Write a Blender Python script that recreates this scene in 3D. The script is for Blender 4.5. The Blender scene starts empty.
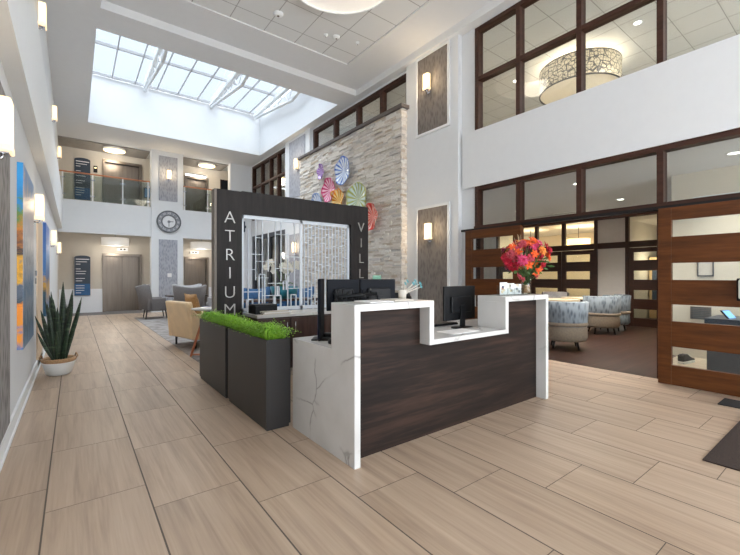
import bpy, bmesh, math, random
from mathutils import Vector, Matrix
PI = math.pi
random.seed(7)
scn = bpy.context.scene
COL = scn.collection

# ------------------------------------------------------------------ materials
MATS = {}
def new_mat(name):
    m = bpy.data.materials.new(name); m.use_nodes = True
    nt = m.node_tree; b = nt.nodes['Principled BSDF']
    MATS[name] = m
    return m, nt, b
def srgb(r, g, b):
    def c(v):
        v /= 255.0
        return v/12.92 if v <= 0.04045 else ((v+0.055)/1.055)**2.4
    return (c(r), c(g), c(b), 1)
def N(nt, t, **kw):
    n = nt.nodes.new(t)
    for k, v in kw.items(): setattr(n, k, v)
    return n
def math_n(nt, op, a, b=None, c=None):
    n = nt.nodes.new('ShaderNodeMath'); n.operation = op
    for i, v in enumerate((a, b, c)):
        if v is None: continue
        if isinstance(v, (int, float)): n.inputs[i].default_value = v
        else: nt.links.new(v, n.inputs[i])
    return n.outputs[0]
def ramp(nt, fac, stops):
    r = nt.nodes.new('ShaderNodeValToRGB')
    e = r.color_ramp.elements
    while len(e) < len(stops): e.new(0.5)
    for el, (p, c) in zip(e, stops): el.position = p; el.color = c
    nt.links.new(fac, r.inputs[0])
    return r.outputs[0]
def mix(nt, fac, a, b, mode='MIX'):
    n = nt.nodes.new('ShaderNodeMix'); n.data_type = 'RGBA'; n.blend_type = mode
    for inp, v in ((n.inputs[0], fac), (n.inputs[6], a), (n.inputs[7], b)):
        if isinstance(v, (int, float)): inp.default_value = v
        elif isinstance(v, tuple): inp.default_value = v
        else: nt.links.new(v, inp)
    return n.outputs[2]
def coords(nt, scale=(1,1,1), kind='obj', rot=(0,0,0)):
    if kind == 'world':
        g = nt.nodes.new('ShaderNodeNewGeometry').outputs['Position']
    else:
        g = nt.nodes.new('ShaderNodeTexCoord').outputs['Object']
    m = nt.nodes.new('ShaderNodeMapping'); m.inputs['Scale'].default_value = scale
    m.inputs['Rotation'].default_value = rot
    nt.links.new(g, m.inputs[0])
    return m.outputs[0]
def noise(nt, vec, scale=5, detail=4, rough=.5, dist=0):
    n = nt.nodes.new('ShaderNodeTexNoise')
    n.inputs['Scale'].default_value = scale; n.inputs['Detail'].default_value = detail
    n.inputs['Roughness'].default_value = rough; n.inputs['Distortion'].default_value = dist
    nt.links.new(vec, n.inputs['Vector'])
    return n.outputs['Fac']
def bump(nt, b, h, strength=.2, dist=.01):
    n = nt.nodes.new('ShaderNodeBump'); n.inputs['Strength'].default_value = strength
    n.inputs['Distance'].default_value = dist
    nt.links.new(h, n.inputs['Height']); nt.links.new(n.outputs[0], b.inputs['Normal'])
def simple(name, rgb, rough=.5, metal=0, vary=.06, vs=8, bmp=0, spec=None):
    m, nt, b = new_mat(name)
    c = srgb(*rgb)
    f = noise(nt, coords(nt), vs, 3)
    lo = tuple(max(0, v*(1-vary)) for v in c[:3])+(1,)
    hi = tuple(min(1, v*(1+vary)) for v in c[:3])+(1,)
    nt.links.new(ramp(nt, f, [(.3, lo), (.7, hi)]), b.inputs['Base Color'])
    b.inputs['Roughness'].default_value = rough; b.inputs['Metallic'].default_value = metal
    if spec is not None: b.inputs['Specular IOR Level'].default_value = spec
    if bmp: bump(nt, b, noise(nt, coords(nt), vs*20, 2), bmp, .004)
    return m
def emis(name, rgb, strength, base=None):
    m, nt, b = new_mat(name)
    b.inputs['Base Color'].default_value = srgb(*(base or rgb))
    b.inputs['Emission Color'].default_value = srgb(*rgb)
    b.inputs['Emission Strength'].default_value = strength
    b.inputs['Roughness'].default_value = .5
    return m
def wood(name, c1, c2, c3, scale=(1.2, 14, 14), rough=.4, axis='x', spec=.5):
    m, nt, b = new_mat(name)
    sc = {'x': scale, 'y': (scale[1], scale[0], scale[2]), 'z': (scale[1], scale[2], scale[0])}[axis]
    v = coords(nt, sc, 'world')
    f = noise(nt, v, 1.3, 5, .6, .12)
    g = noise(nt, v, 6, 3, .5)
    f2 = math_n(nt, 'ADD', math_n(nt, 'MULTIPLY', f, .75), math_n(nt, 'MULTIPLY', g, .25))
    nt.links.new(ramp(nt, f2, [(.3, srgb(*c1)), (.5, srgb(*c2)), (.72, srgb(*c3))]), b.inputs['Base Color'])
    b.inputs['Roughness'].default_value = rough
    b.inputs['Specular IOR Level'].default_value = spec
    return m

simple('wall_white', (221, 223, 225), .75, vary=.01)
simple('ceiling_white', (221, 222, 223), .85, vary=.01)
simple('trim_white', (228, 230, 231), .5, vary=.01)
simple('beige_wall', (198, 190, 178), .8, vary=.02)
simple('wainscot_white', (226, 226, 228), .6, vary=.01)
simple('warm_wall', (216, 206, 188), .8, vary=.02)
simple('grey_room_wall', (214, 211, 207), .8, vary=.02)
simple('peach_panel', (222, 200, 174), .6, vary=.02)
simple('glazing_grey', (176, 176, 178), .5)
simple('gallery_ceiling', (158, 152, 145), .8)
simple('stone_cap', (96, 88, 84), .6)
simple('black_plastic', (16, 17, 20), .5, vary=.1, spec=.3)
simple('screen_back', (10, 14, 23), .6, spec=.2, vary=.1)
simple('planter_grey', (45, 43, 43), .45, vary=.07, vs=3, spec=.5)
simple('sign_letter', (182, 178, 175), .35, metal=.3, vary=.03)
simple('lattice_white', (222, 228, 235), .5, vary=.01)
simple('chrome', (200, 200, 205), .2, metal=1, vary=.02)
simple('dark_metal', (40, 38, 38), .4, metal=.6)
simple('soil', (52, 38, 28), .9, vs=40, vary=.3)
simple('pot_white', (222, 222, 220), .35, vary=.02)
simple('burlap', (176, 140, 104), .9, vs=60, vary=.2, bmp=.4)
simple('grey_fabric', (116, 112, 111), .95, vs=30, vary=.1, bmp=.2)
simple('light_fabric', (172, 170, 171), .95, vs=30, vary=.08)
simple('tan_leather', (238, 212, 172), .5, vs=6, vary=.06)
simple('throw_fabric', (178, 140, 96), .9, vs=50, vary=.3)
simple('navy_fabric', (70, 86, 112), .9, vs=40, vary=.2)
simple('tan_fabric', (142, 129, 113), .95, vs=30, vary=.1)
simple('copper_wood', (196, 122, 84), .4, vary=.08)
simple('dark_leg', (32, 26, 24), .4)
simple('table_dark', (58, 46, 42), .4)
simple('teal_glaze', (46, 128, 146), .3, vary=.15)
simple('orchid_white', (240, 238, 228), .6, vary=.03)
simple('stem_green', (70, 104, 50), .6, vary=.2)
simple('teal_petal', (70, 158, 168), .6, vary=.25, vs=30)
simple('paper', (232, 230, 228), .7, vary=.02)
simple('paper_beige', (206, 198, 186), .7, vary=.03)
simple('doormat', (54, 40, 33), .95, vs=120, vary=.5, bmp=.5)
simple('doormat_black', (36, 33, 32), .95, vs=120, vary=.4)
simple('blue_paint', (32, 132, 196), .5, vary=.1)
simple('clock_dark', (136, 138, 144), .5, vary=.1)
simple('clock_face', (226, 226, 228), .5, vary=.02)
simple('red_plastic', (206, 44, 58), .4)
simple('slate_sign', (42, 54, 70), .4, vary=.1)
simple('blue_chair', (48, 92, 136), .8, vary=.1)
simple('vent_grey', (120, 112, 104), .6)
simple('counter_grey', (84, 86, 90), .4)
simple('sole_white', (215, 212, 206), .6)
simple('shoe_dark', (60, 58, 58), .7, vary=.2, vs=60)
simple('tabletop_tan', (206, 188, 160), .35)
simple('green_card', (96, 140, 116), .5)
simple('door_seal', (74, 62, 56), .5)
simple('gasket', (56, 58, 64), .4)
simple('nook_floor', (184, 170, 150), .6)
simple('lobby_carpet', (116, 112, 112), .95, vs=60, vary=.15)
emis('shade_glow', (255, 226, 170), .9, (200, 180, 150))
emis('shade_glow_soft', (250, 214, 165), .7, (190, 175, 150))
emis('lobby_shade', (246, 238, 226), .15, (236, 232, 224))
emis('lobby_glow', (255, 225, 165), 2.2)
emis('pendant_glow', (255, 226, 160), 1.1)
emis('downlight_glow', (255, 250, 240), 5)
emis('tablet_glow', (110, 160, 215), .7)
emis('pixel_glow', (30, 60, 110), .3)
wood('cherry', (64, 34, 11), (86, 47, 17), (104, 60, 24), rough=.45, axis='y', spec=.3)
wood('frame_wood', (46, 27, 19), (64, 38, 28), (78, 48, 36), rough=.5, axis='y', spec=.3)
wood('dark_far_wood', (36, 17, 9), (54, 27, 15), (66, 35, 20), rough=.4, axis='y')
wood('desk_wood', (18, 11, 9), (35, 25, 21), (66, 47, 38), rough=.55, spec=.2, axis='x', scale=(.7, 9, 9))
wood('sign_wood', (30, 27, 27), (42, 38, 37), (52, 47, 45), rough=.6, axis='z', spec=.25)
wood('credenza_wood', (44, 28, 24), (66, 44, 38), (82, 58, 50), rough=.45, axis='z')

def mat_glass(name, tint=(.92, .95, .95), refl=1.5, rough=.02):
    m, nt, b = new_mat(name)
    nt.nodes.remove(b)
    tr = N(nt, 'ShaderNodeBsdfTransparent'); tr.inputs[0].default_value = tint+(1,)
    gl = N(nt, 'ShaderNodeBsdfGlossy'); gl.inputs['Roughness'].default_value = rough
    ge = N(nt, 'ShaderNodeNewGeometry')
    dt_ = N(nt, 'ShaderNodeVectorMath', operation='DOT_PRODUCT'); nt.links.new(ge.outputs['Normal'], dt_.inputs[0]); nt.links.new(ge.outputs['Incoming'], dt_.inputs[1])
    cs = math_n(nt, 'SUBTRACT', 1, math_n(nt, 'ABSOLUTE', dt_.outputs['Value']))
    f0 = ((refl-1)/(refl+1))**2
    fr = math_n(nt, 'ADD', f0, math_n(nt, 'MULTIPLY', math_n(nt, 'POWER', cs, 5), (1-f0)*.7))
    ms = N(nt, 'ShaderNodeMixShader')
    nt.links.new(fr, ms.inputs[0]); nt.links.new(tr.outputs[0], ms.inputs[1])
    nt.links.new(gl.outputs[0], ms.inputs[2])
    nt.links.new(ms.outputs[0], nt.nodes['Material Output'].inputs[0])
    return m
mat_glass('window_glass', (.88, .9, .89), 1.75)
mat_glass('clear_glass', (.9, .93, .93), 1.45)
mat_glass('rail_glass', (.74, .8, .8), 1.5)
mat_glass('sky_glass', (.39, .405, .42), 1.3)

def mat_tiles():
    m, nt, b = new_mat('floor_tiles')
    pos = N(nt, 'ShaderNodeNewGeometry').outputs['Position']
    sep = N(nt, 'ShaderNodeSeparateXYZ'); nt.links.new(pos, sep.inputs[0])
    X, Y = sep.outputs[0], sep.outputs[1]
    W, L, S = .4867, .92, .3067
    cx = math_n(nt, 'DIVIDE', math_n(nt, 'ADD', X, .13), W)
    col = math_n(nt, 'FLOOR', cx); fx = math_n(nt, 'FRACT', cx)
    yy = math_n(nt, 'ADD', math_n(nt, 'SUBTRACT', Y, 2.78), math_n(nt, 'MULTIPLY', col, S))
    cy = math_n(nt, 'DIVIDE', yy, L)
    row = math_n(nt, 'FLOOR', cy); fy = math_n(nt, 'FRACT', cy)
    def edge(f, size, w):
        d = math_n(nt, 'MULTIPLY', math_n(nt, 'MINIMUM', f, math_n(nt, 'SUBTRACT', 1, f)), size)
        return math_n(nt, 'LESS_THAN', d, w)
    g = math_n(nt, 'MAXIMUM', edge(fx, W, .0042), edge(fy, L, .0024))
    comb = N(nt, 'ShaderNodeCombineXYZ'); nt.links.new(col, comb.inputs[0]); nt.links.new(row, comb.inputs[1])
    wn = N(nt, 'ShaderNodeTexWhiteNoise'); nt.links.new(comb.outputs[0], wn.inputs['Vector'])
    off = N(nt, 'ShaderNodeVectorMath', operation='SCALE'); nt.links.new(wn.outputs['Color'], off.inputs[0]); off.inputs['Scale'].default_value = 30
    add = N(nt, 'ShaderNodeVectorMath', operation='ADD'); nt.links.new(pos, add.inputs[0]); nt.links.new(off.outputs[0], add.inputs[1])
    mp = N(nt, 'ShaderNodeMapping'); mp.inputs['Scale'].default_value = (9, .55, 1); nt.links.new(add.outputs[0], mp.inputs[0])
    f = noise(nt, mp.outputs[0], 1.3, 5, .55, .6)
    mp2 = N(nt, 'ShaderNodeMapping'); mp2.inputs['Scale'].default_value = (40, 1.2, 1); nt.links.new(add.outputs[0], mp2.inputs[0])
    f3 = noise(nt, mp2.outputs[0], 1.5, 3, .6)
    f2 = math_n(nt, 'ADD', math_n(nt, 'MULTIPLY', f, .7), math_n(nt, 'MULTIPLY', f3, .3))
    c = ramp(nt, f2, [(.3, srgb(154, 131, 111)), (.5, srgb(183, 160, 138)), (.7, srgb(200, 179, 157))])
    br = math_n(nt, 'ADD', .93, math_n(nt, 'MULTIPLY', wn.outputs['Value'], .12))
    hsv = N(nt, 'ShaderNodeHueSaturation'); nt.links.new(c, hsv.inputs['Color']); nt.links.new(br, hsv.inputs['Value'])
    out = mix(nt, g, hsv.outputs[0], srgb(92, 80, 70))
    nt.links.new(out, b.inputs['Base Color'])
    r = math_n(nt, 'ADD', math_n(nt, 'MULTIPLY', g, .3), .37)
    nt.links.new(r, b.inputs['Roughness'])
    b.inputs['Specular IOR Level'].default_value = .6
    bump(nt, b, math_n(nt, 'SUBTRACT', 1, g), .4, .003)
mat_tiles()

def mat_planks():
    m, nt, b = new_mat('dining_planks')
    v = coords(nt, (.7, 9, 1), 'world')
    f = noise(nt, v, 1.6, 6, .6, .3)
    br = N(nt, 'ShaderNodeTexBrick'); nt.links.new(coords(nt, (1, 1, 1), 'world'), br.inputs[0])
    br.inputs['Scale'].default_value = 1; br.inputs['Brick Width'].default_value = 1.2; br.inputs['Row Height'].default_value = .14
    br.inputs['Mortar Size'].default_value = .003
    br.inputs['Color1'].default_value = (1.1, 1.1, 1.1, 1); br.inputs['Color2'].default_value = (.8, .8, .8, 1); br.inputs['Mortar'].default_value = (.4, .4, .4, 1)
    c = ramp(nt, f, [(.3, srgb(40, 23, 16)), (.55, srgb(60, 37, 27)), (.75, srgb(80, 53, 41))])
    nt.links.new(mix(nt, 1, c, br.outputs[0], 'MULTIPLY'), b.inputs['Base Color'])
    b.inputs['Roughness'].default_value = .42; b.inputs['Specular IOR Level'].default_value = .25
mat_planks()

def mat_carpet():
    m, nt, b = new_mat('lounge_carpet')
    v = coords(nt, (1, 1, 1), 'world')
    vo = N(nt, 'ShaderNodeTexVoronoi'); vo.inputs['Scale'].default_value = 5; nt.links.new(v, vo.inputs['Vector'])
    f = noise(nt, v, 9, 4)
    s = math_n(nt, 'ADD', math_n(nt, 'MULTIPLY', f, .6), math_n(nt, 'MULTIPLY', vo.outputs['Distance'], .6))
    nt.links.new(ramp(nt, s, [(.3, srgb(120, 112, 108)), (.7, srgb(160, 154, 150))]), b.inputs['Base Color'])
    b.inputs['Roughness'].default_value = .95
mat_carpet()

def mat_marble():
    m, nt, b = new_mat('marble')
    v = coords(nt, (1, 1, 1), 'world', (.5, .3, .9))
    n1 = N(nt, 'ShaderNodeTexNoise'); n1.inputs['Scale'].default_value = 2.2; n1.inputs['Detail'].default_value = 4
    nt.links.new(v, n1.inputs['Vector'])
    sc = N(nt, 'ShaderNodeVectorMath', operation='SCALE'); sc.inputs['Scale'].default_value = .35; nt.links.new(n1.outputs['Color'], sc.inputs[0])
    ad = N(nt, 'ShaderNodeVectorMath', operation='ADD'); nt.links.new(v, ad.inputs[0]); nt.links.new(sc.outputs[0], ad.inputs[1])
    vo = N(nt, 'ShaderNodeTexVoronoi'); vo.feature = 'DISTANCE_TO_EDGE'; vo.inputs['Scale'].default_value = 1.7
    nt.links.new(ad.outputs[0], vo.inputs['Vector'])
    vein = ramp(nt, vo.outputs['Distance'], [(0, (1, 1, 1, 1)), (.012, (.35, .35, .35, 1)), (.03, (0, 0, 0, 1))])
    brk = ramp(nt, noise(nt, v, 2.6, 2), [(.48, (0, 0, 0, 1)), (.62, (1, 1, 1, 1))])
    fac = math_n(nt, 'MULTIPLY', vein, brk)
    soft = ramp(nt, noise(nt, v, 3, 4), [(.3, srgb(200, 198, 195)), (.7, srgb(214, 213, 211))])
    nt.links.new(mix(nt, math_n(nt, 'MULTIPLY', fac, .8), soft, srgb(122, 118, 116)), b.inputs['Base Color'])
    b.inputs['Roughness'].default_value = .25
mat_marble()

def mat_wallpaper(name, c1, c2):
    m, nt, b = new_mat(name)
    v = coords(nt, (1, 1, .35), 'world')
    vo = N(nt, 'ShaderNodeTexVoronoi'); vo.inputs['Scale'].default_value = 22; nt.links.new(v, vo.inputs['Vector'])
    f = noise(nt, v, 25, 2)
    s = math_n(nt, 'ADD', math_n(nt, 'MULTIPLY', vo.outputs['Distance'], .8), math_n(nt, 'MULTIPLY', f, .3))
    nt.links.new(ramp(nt, s, [(.25, srgb(*c1)), (.65, srgb(*c2))]), b.inputs['Base Color'])
    b.inputs['Roughness'].default_value = .7
mat_wallpaper('wallpaper_taupe', (100, 93, 88), (126, 118, 112))
mat_wallpaper('wallpaper_grey', (136, 138, 146), (166, 168, 176))
mat_wallpaper('wallpaper_left', (92, 88, 88), (146, 142, 140))
mat_wallpaper('chair_pattern', (84, 94, 106), (136, 147, 156))

def mat_steel():
    m, nt, b = new_mat('steel')
    f = noise(nt, coords(nt, (9, 9, .6), 'world'), 2, 2)
    nt.links.new(ramp(nt, f, [(.2, srgb(116, 106, 97)), (.8, srgb(132, 122, 112))]), b.inputs['Base Color'])
    b.inputs['Metallic'].default_value = .85; b.inputs['Roughness'].default_value = .33
mat_steel()

def mat_ceiltile():
    m, nt, b = new_mat('ceiling_tiles')
    pos = N(nt, 'ShaderNodeNewGeometry').outputs['Position']
    sep = N(nt, 'ShaderNodeSeparateXYZ'); nt.links.new(pos, sep.inputs[0])
    def e(o, off):
        f = math_n(nt, 'FRACT', math_n(nt, 'DIVIDE', math_n(nt, 'ADD', o, off), .65))
        return math_n(nt, 'LESS_THAN', math_n(nt, 'MULTIPLY', math_n(nt, 'MINIMUM', f, math_n(nt, 'SUBTRACT', 1, f)), .65), .008)
    g = math_n(nt, 'MAXIMUM', e(sep.outputs[0], 20*.65-4.88), e(sep.outputs[1], 20*.65-6.88))
    nt.links.new(mix(nt, g, srgb(222, 223, 222), srgb(168, 167, 165)), b.inputs['Base Color'])
    b.inputs['Roughness'].default_value = .9
    bump(nt, b, math_n(nt, 'SUBTRACT', 1, g), .3, .004)
mat_ceiltile()

def mat_stone():
    m, nt, b = new_mat('ledgestone')
    at = N(nt, 'ShaderNodeAttribute'); at.attribute_name = 'tone'
    base = ramp(nt, at.outputs['Fac'], [(0, srgb(196, 178, 156)), (.12, srgb(224, 216, 204)), (.5, srgb(236, 232, 225)), (.8, srgb(216, 206, 194)), (1, srgb(198, 194, 190))])
    f = noise(nt, coords(nt, (3, 3, 14), 'world'), 5, 5, .7)
    k = ramp(nt, f, [(.3, (.8, .78, .76, 1)), (.6, (1.05, 1.05, 1.05, 1))])
    nt.links.new(mix(nt, 1, base, k, 'MULTIPLY'), b.inputs['Base Color'])
    b.inputs['Roughness'].default_value = .85
    bump(nt, b, noise(nt, coords(nt, (4, 4, 12), 'world'), 12, 4, .7), .6, .012)
mat_stone()

def mat_leaf(name, stops, sc):
    m, nt, b = new_mat(name)
    f = noise(nt, coords(nt, sc), 3, 4, .6)
    nt.links.new(ramp(nt, f, [(p, srgb(*c)) for p, c in stops]), b.inputs['Base Color'])
    b.inputs['Roughness'].default_value = .5
mat_leaf('snake_leaf', [(.35, (28, 42, 30)), (.55, (46, 64, 44)), (.7, (84, 102, 72))], (2, 2, 14))
mat_leaf('fern_leaf', [(.3, (98, 158, 36)), (.5, (146, 202, 56)), (.7, (190, 232, 92))], (9, 9, 9))

def mat_painting(name, stops, seed, sc=(1, 3, 1.4), face_stops=None):
    m, nt, b = new_mat(name)
    v = coords(nt, sc, 'world')
    sep = N(nt, 'ShaderNodeSeparateXYZ'); nt.links.new(coords(nt, (1, 1, 1), 'world'), sep.inputs[0])
    f = noise(nt, v, 4, 6, .7, .6)
    h = math_n(nt, 'DIVIDE', math_n(nt, 'SUBTRACT', sep.outputs[2], .6), 1.75)
    s = math_n(nt, 'ADD', h, math_n(nt, 'MULTIPLY', math_n(nt, 'SUBTRACT', f, .5), .6))
    nt.links.new(ramp(nt, s, [(p, srgb(*c)) for p, c in stops]), b.inputs['Base Color'])
    b.inputs['Roughness'].default_value = .4
mat_painting('painting_face', [(.02, (110, 140, 170)), (.14, (70, 92, 110)), (.24, (150, 160, 170)), (.34, (60, 110, 150)), (.44, (172, 178, 184)), (.52, (110, 116, 130)), (.62, (180, 178, 180)), (.85, (214, 196, 192)), (.97, (120, 160, 205))], 1)
mat_painting('painting_edge', [(.02, (10, 120, 190)), (.12, (236, 150, 20)), (.2, (240, 140, 16)), (.26, (40, 60, 70)), (.36, (90, 100, 120)), (.44, (230, 170, 30)), (.56, (30, 30, 36)), (.66, (200, 120, 30)), (.76, (90, 130, 50)), (.82, (30, 130, 190)), (.97, (40, 150, 215))], 2, (1, 1, 1.2))
mat_painting('painting_blue', [(.1, (60, 110, 160)), (.3, (220, 170, 60)), (.4, (60, 90, 140)), (.6, (90, 140, 190)), (.9, (60, 110, 190))], 3)
mat_painting('painting_blue_edge', [(.1, (40, 90, 120)), (.22, (30, 70, 80)), (.33, (210, 160, 50)), (.42, (60, 120, 180)), (.95, (40, 96, 180))], 4)

def mat_plate(name, cc, rc, stripes=16, R0=.4):
    m, nt, b = new_mat(name)
    tc = N(nt, 'ShaderNodeTexCoord').outputs['Object']
    sep = N(nt, 'ShaderNodeSeparateXYZ'); nt.links.new(tc, sep.inputs[0])
    ang = math_n(nt, 'ARCTAN2', sep.outputs[1], sep.outputs[2])
    st = math_n(nt, 'SINE', math_n(nt, 'MULTIPLY', ang, stripes))
    r = math_n(nt, 'SQRT', math_n(nt, 'ADD', math_n(nt, 'MULTIPLY', sep.outputs[1], sep.outputs[1]), math_n(nt, 'MULTIPLY', sep.outputs[2], sep.outputs[2])))
    wob = math_n(nt, 'ADD', st, math_n(nt, 'MULTIPLY', math_n(nt, 'SUBTRACT', noise(nt, tc, 8, 3), .5), 1.5))
    lc = tuple(int(v*.45+250*.55) for v in cc)
    c1 = ramp(nt, math_n(nt, 'ADD', math_n(nt, 'MULTIPLY', wob, .5), .5), [(.15, srgb(*lc)), (.6, srgb(*cc)), (1, srgb(*rc))])
    rim = ramp(nt, math_n(nt, 'DIVIDE', r, R0), [(.84, (0, 0, 0, 1)), (.95, (.8, .8, .8, 1))])
    nt.links.new(mix(nt, rim, c1, srgb(*rc)), b.inputs['Base Color'])
    b.inputs['Roughness'].default_value = .12
    b.inputs['Coat Weight'].default_value = .5

def mat_lace():
    m, nt, b = new_mat('lace_shade')
    tc = N(nt, 'ShaderNodeTexCoord').outputs['Object']
    sep = N(nt, 'ShaderNodeSeparateXYZ'); nt.links.new(tc, sep.inputs[0])
    ang = math_n(nt, 'MULTIPLY', math_n(nt, 'ARCTAN2', sep.outputs[1], sep.outputs[0]), .8)
    comb = N(nt, 'ShaderNodeCombineXYZ'); nt.links.new(ang, comb.inputs[0]); nt.links.new(sep.outputs[2], comb.inputs[1])
    vo = N(nt, 'ShaderNodeTexVoronoi'); vo.feature = 'DISTANCE_TO_EDGE'; vo.inputs['Scale'].default_value = 9; vo.inputs['Randomness'].default_value = .9
    nt.links.new(comb.outputs[0], vo.inputs['Vector'])
    vo2 = N(nt, 'ShaderNodeTexVoronoi'); vo2.feature = 'DISTANCE_TO_EDGE'; vo2.inputs['Scale'].default_value = 17; vo2.inputs['Randomness'].default_value = .5
    nt.links.new(comb.outputs[0], vo2.inputs['Vector'])
    ln = math_n(nt, 'MAXIMUM', math_n(nt, 'LESS_THAN', vo.outputs['Distance'], .06), math_n(nt, 'LESS_THAN', vo2.outputs['Distance'], .05))
    c = mix(nt, ln, srgb(206, 190, 160), srgb(70, 62, 56))
    nt.links.new(c, b.inputs['Base Color']); nt.links.new(c, b.inputs['Emission Color'])
    b.inputs['Emission Strength'].default_value = .45
mat_lace()

# ------------------------------------------------------------------ mesh builder
class MB:
    def __init__(self): self.bm = bmesh.new()
    def box(self, x0, x1, y0, y1, z0, z1):
        v = [self.bm.verts.new(p) for p in ((x0,y0,z0),(x1,y0,z0),(x1,y1,z0),(x0,y1,z0),(x0,y0,z1),(x1,y0,z1),(x1,y1,z1),(x0,y1,z1))]
        fs = []
        for f in ((3,2,1,0),(4,5,6,7),(0,1,5,4),(1,2,6,5),(2,3,7,6),(3,0,4,7)): fs.append(self.bm.faces.new([v[i] for i in f]))
        return fs
    def obox(self, c, size, mat3):
        sx, sy, sz = [s/2 for s in size]
        v = []
        for z in (-sz, sz):
            for x, y in ((-sx,-sy),(sx,-sy),(sx,sy),(-sx,sy)):
                v.append(self.bm.verts.new(Vector(c)+mat3 @ Vector((x,y,z))))
        for f in ((3,2,1,0),(4,5,6,7),(0,1,5,4),(1,2,6,5),(2,3,7,6),(3,0,4,7)): self.bm.faces.new([v[i] for i in f])
    def prism(self, pts, axis, a0, a1):
        # pts 2D outline; extrude along axis
        def P(p, a):
            return {'x': (a, p[0], p[1]), 'y': (p[0], a, p[1]), 'z': (p[0], p[1], a)}[axis]
        A = [self.bm.verts.new(P(p, a0)) for p in pts]; B = [self.bm.verts.new(P(p, a1)) for p in pts]
        n = len(pts)
        self.bm.faces.new(A[::-1]); self.bm.faces.new(B)
        for i in range(n): self.bm.faces.new((A[i], A[(i+1)%n], B[(i+1)%n], B[i]))
    def tube(self, pts, r, seg=8, r1=None, smooth=True):
        pts = [Vector(p) for p in pts]; rings = []
        n = len(pts)
        for i, p in enumerate(pts):
            d = (pts[min(i+1, n-1)]-pts[max(i-1, 0)]).normalized()
            u = d.orthogonal().normalized()
            if i and rings:
                u = (pu - d*pu.dot(d)).normalized() if (pu - d*pu.dot(d)).length > 1e-5 else u
            pu = u
            w = d.cross(u)
            rr = r if r1 is None else r+(r1-r)*i/(n-1)
            rings.append([self.bm.verts.new(p+(u*math.cos(2*PI*k/seg)+w*math.sin(2*PI*k/seg))*rr) for k in range(seg)])
        for a, b in zip(rings, rings[1:]):
            for k in range(seg):
                f = self.bm.faces.new((a[k], a[(k+1)%seg], b[(k+1)%seg], b[k])); f.smooth = smooth
        self.bm.faces.new(rings[0][::-1]); self.bm.faces.new(rings[-1])
    def lathe(self, prof, c=(0,0,0), seg=24, a0=0, a1=2*PI, smooth=True, sx=1, sy=1):
        full = abs(a1-a0-2*PI) < 1e-4
        n = seg if full else seg+1
        rings = []
        for r, z in prof:
            if r < 1e-6: rings.append([self.bm.verts.new((c[0], c[1], c[2]+z))]*n); continue
            rings.append([self.bm.verts.new((c[0]+sx*r*math.cos(a0+(a1-a0)*k/seg), c[1]+sy*r*math.sin(a0+(a1-a0)*k/seg), c[2]+z)) for k in range(n)])
        for a, b in zip(rings, rings[1:]):
            for k in range(seg):
                q = [a[k], a[(k+1)%n], b[(k+1)%n], b[k]]
                q2 = []
                for v in q:
                    if v not in q2: q2.append(v)
                if len(q2) > 2:
                    try:
                        f = self.bm.faces.new(q2); f.smooth = smooth
                    except ValueError: pass
    def face(self, pts, smooth=False):
        f = self.bm.faces.new([self.bm.verts.new(p) for p in pts]); f.smooth = smooth; return f
    def build(self, name, mat, parent=None, loc=None, bevel=0, solid=0, subd=0, norm=True):
        if norm: bmesh.ops.recalc_face_normals(self.bm, faces=self.bm.faces)
        me = bpy.data.meshes.new(name)
        if loc is not None and parent is None:
            bmesh.ops.translate(self.bm, verts=self.bm.verts, vec=-Vector(loc))
        self.bm.to_mesh(me); self.bm.free()
        me.materials.append(MATS[mat])
        o = bpy.data.objects.new(name, me); COL.objects.link(o)
        if parent: o.parent = parent
        elif loc is not None: o.location = loc
        if bevel:
            b = o.modifiers.new('b', 'BEVEL'); b.width = bevel; b.segments = 2; b.limit_method = 'ANGLE'; b.angle_limit = math.radians(50)
        if solid:
            s = o.modifiers.new('s', 'SOLIDIFY'); s.thickness = solid; s.offset = 0
        if subd:
            s = o.modifiers.new('d', 'SUBSURF'); s.levels = subd; s.render_levels = subd
        return o
def tag(o, label=None, cat=None, group=None, kind=None):
    if label: o['label'] = label
    if cat: o['category'] = cat
    if group: o['group'] = group
    if kind: o['kind'] = kind
    return o
def empty(name, loc, rz=0):
    o = bpy.data.objects.new(name, None); COL.objects.link(o)
    o.location = loc; o.rotation_euler = (0, 0, rz); o.empty_display_size = .1
    return o
def thing(name, loc, rz, label, cat, group=None, kind=None):
    return tag(empty(name, loc, rz), label, cat, group, kind)
def B(name, mat, parent, *boxes, bevel=0, loc=None, solid=0):
    m = MB()
    for b in boxes: m.box(*b)
    return m.build(name, mat, parent, loc=loc, bevel=bevel, solid=solid)
def S(name, mat, label, *boxes, cat=None):
    x = [b[0] for b in boxes]; o = B(name, mat, None, *boxes, loc=(boxes[0][0], boxes[0][2], boxes[0][4]))
    return tag(o, label, cat or name.split('_')[0], kind='structure')
def copy_tree(o, parent=None):
    c = o.copy(); COL.objects.link(c)
    c.parent = parent
    for ch in list(o.children):
        copy_tree(ch, c)
    return c

# ------------------------------------------------------------------ SETTING
H = 5.9
XW = 5.9; XL = -.42; YB = 16.0; YE = 17.3; YN = -4.0
S('floor', 'floor_tiles', 'large wood-look porcelain tile floor of the atrium', (-.6, XW, YN, YB, -.1, 0))
S('floor_dining', 'dining_planks', 'dark wood plank floor of the dining room', (XW, 15.6, YN, 9, -.1, 0.001))
S('floor_nook', 'nook_floor', 'beige floor of the small office behind the sliding door', (6.9, 7.9, YN, 2.0, -.05, 0.004))
S('floor_lobby', 'lobby_carpet', 'grey strip of floor in front of the elevators', (-.6, XW, YB, YE+.3, -.1, 0.0))
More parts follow.
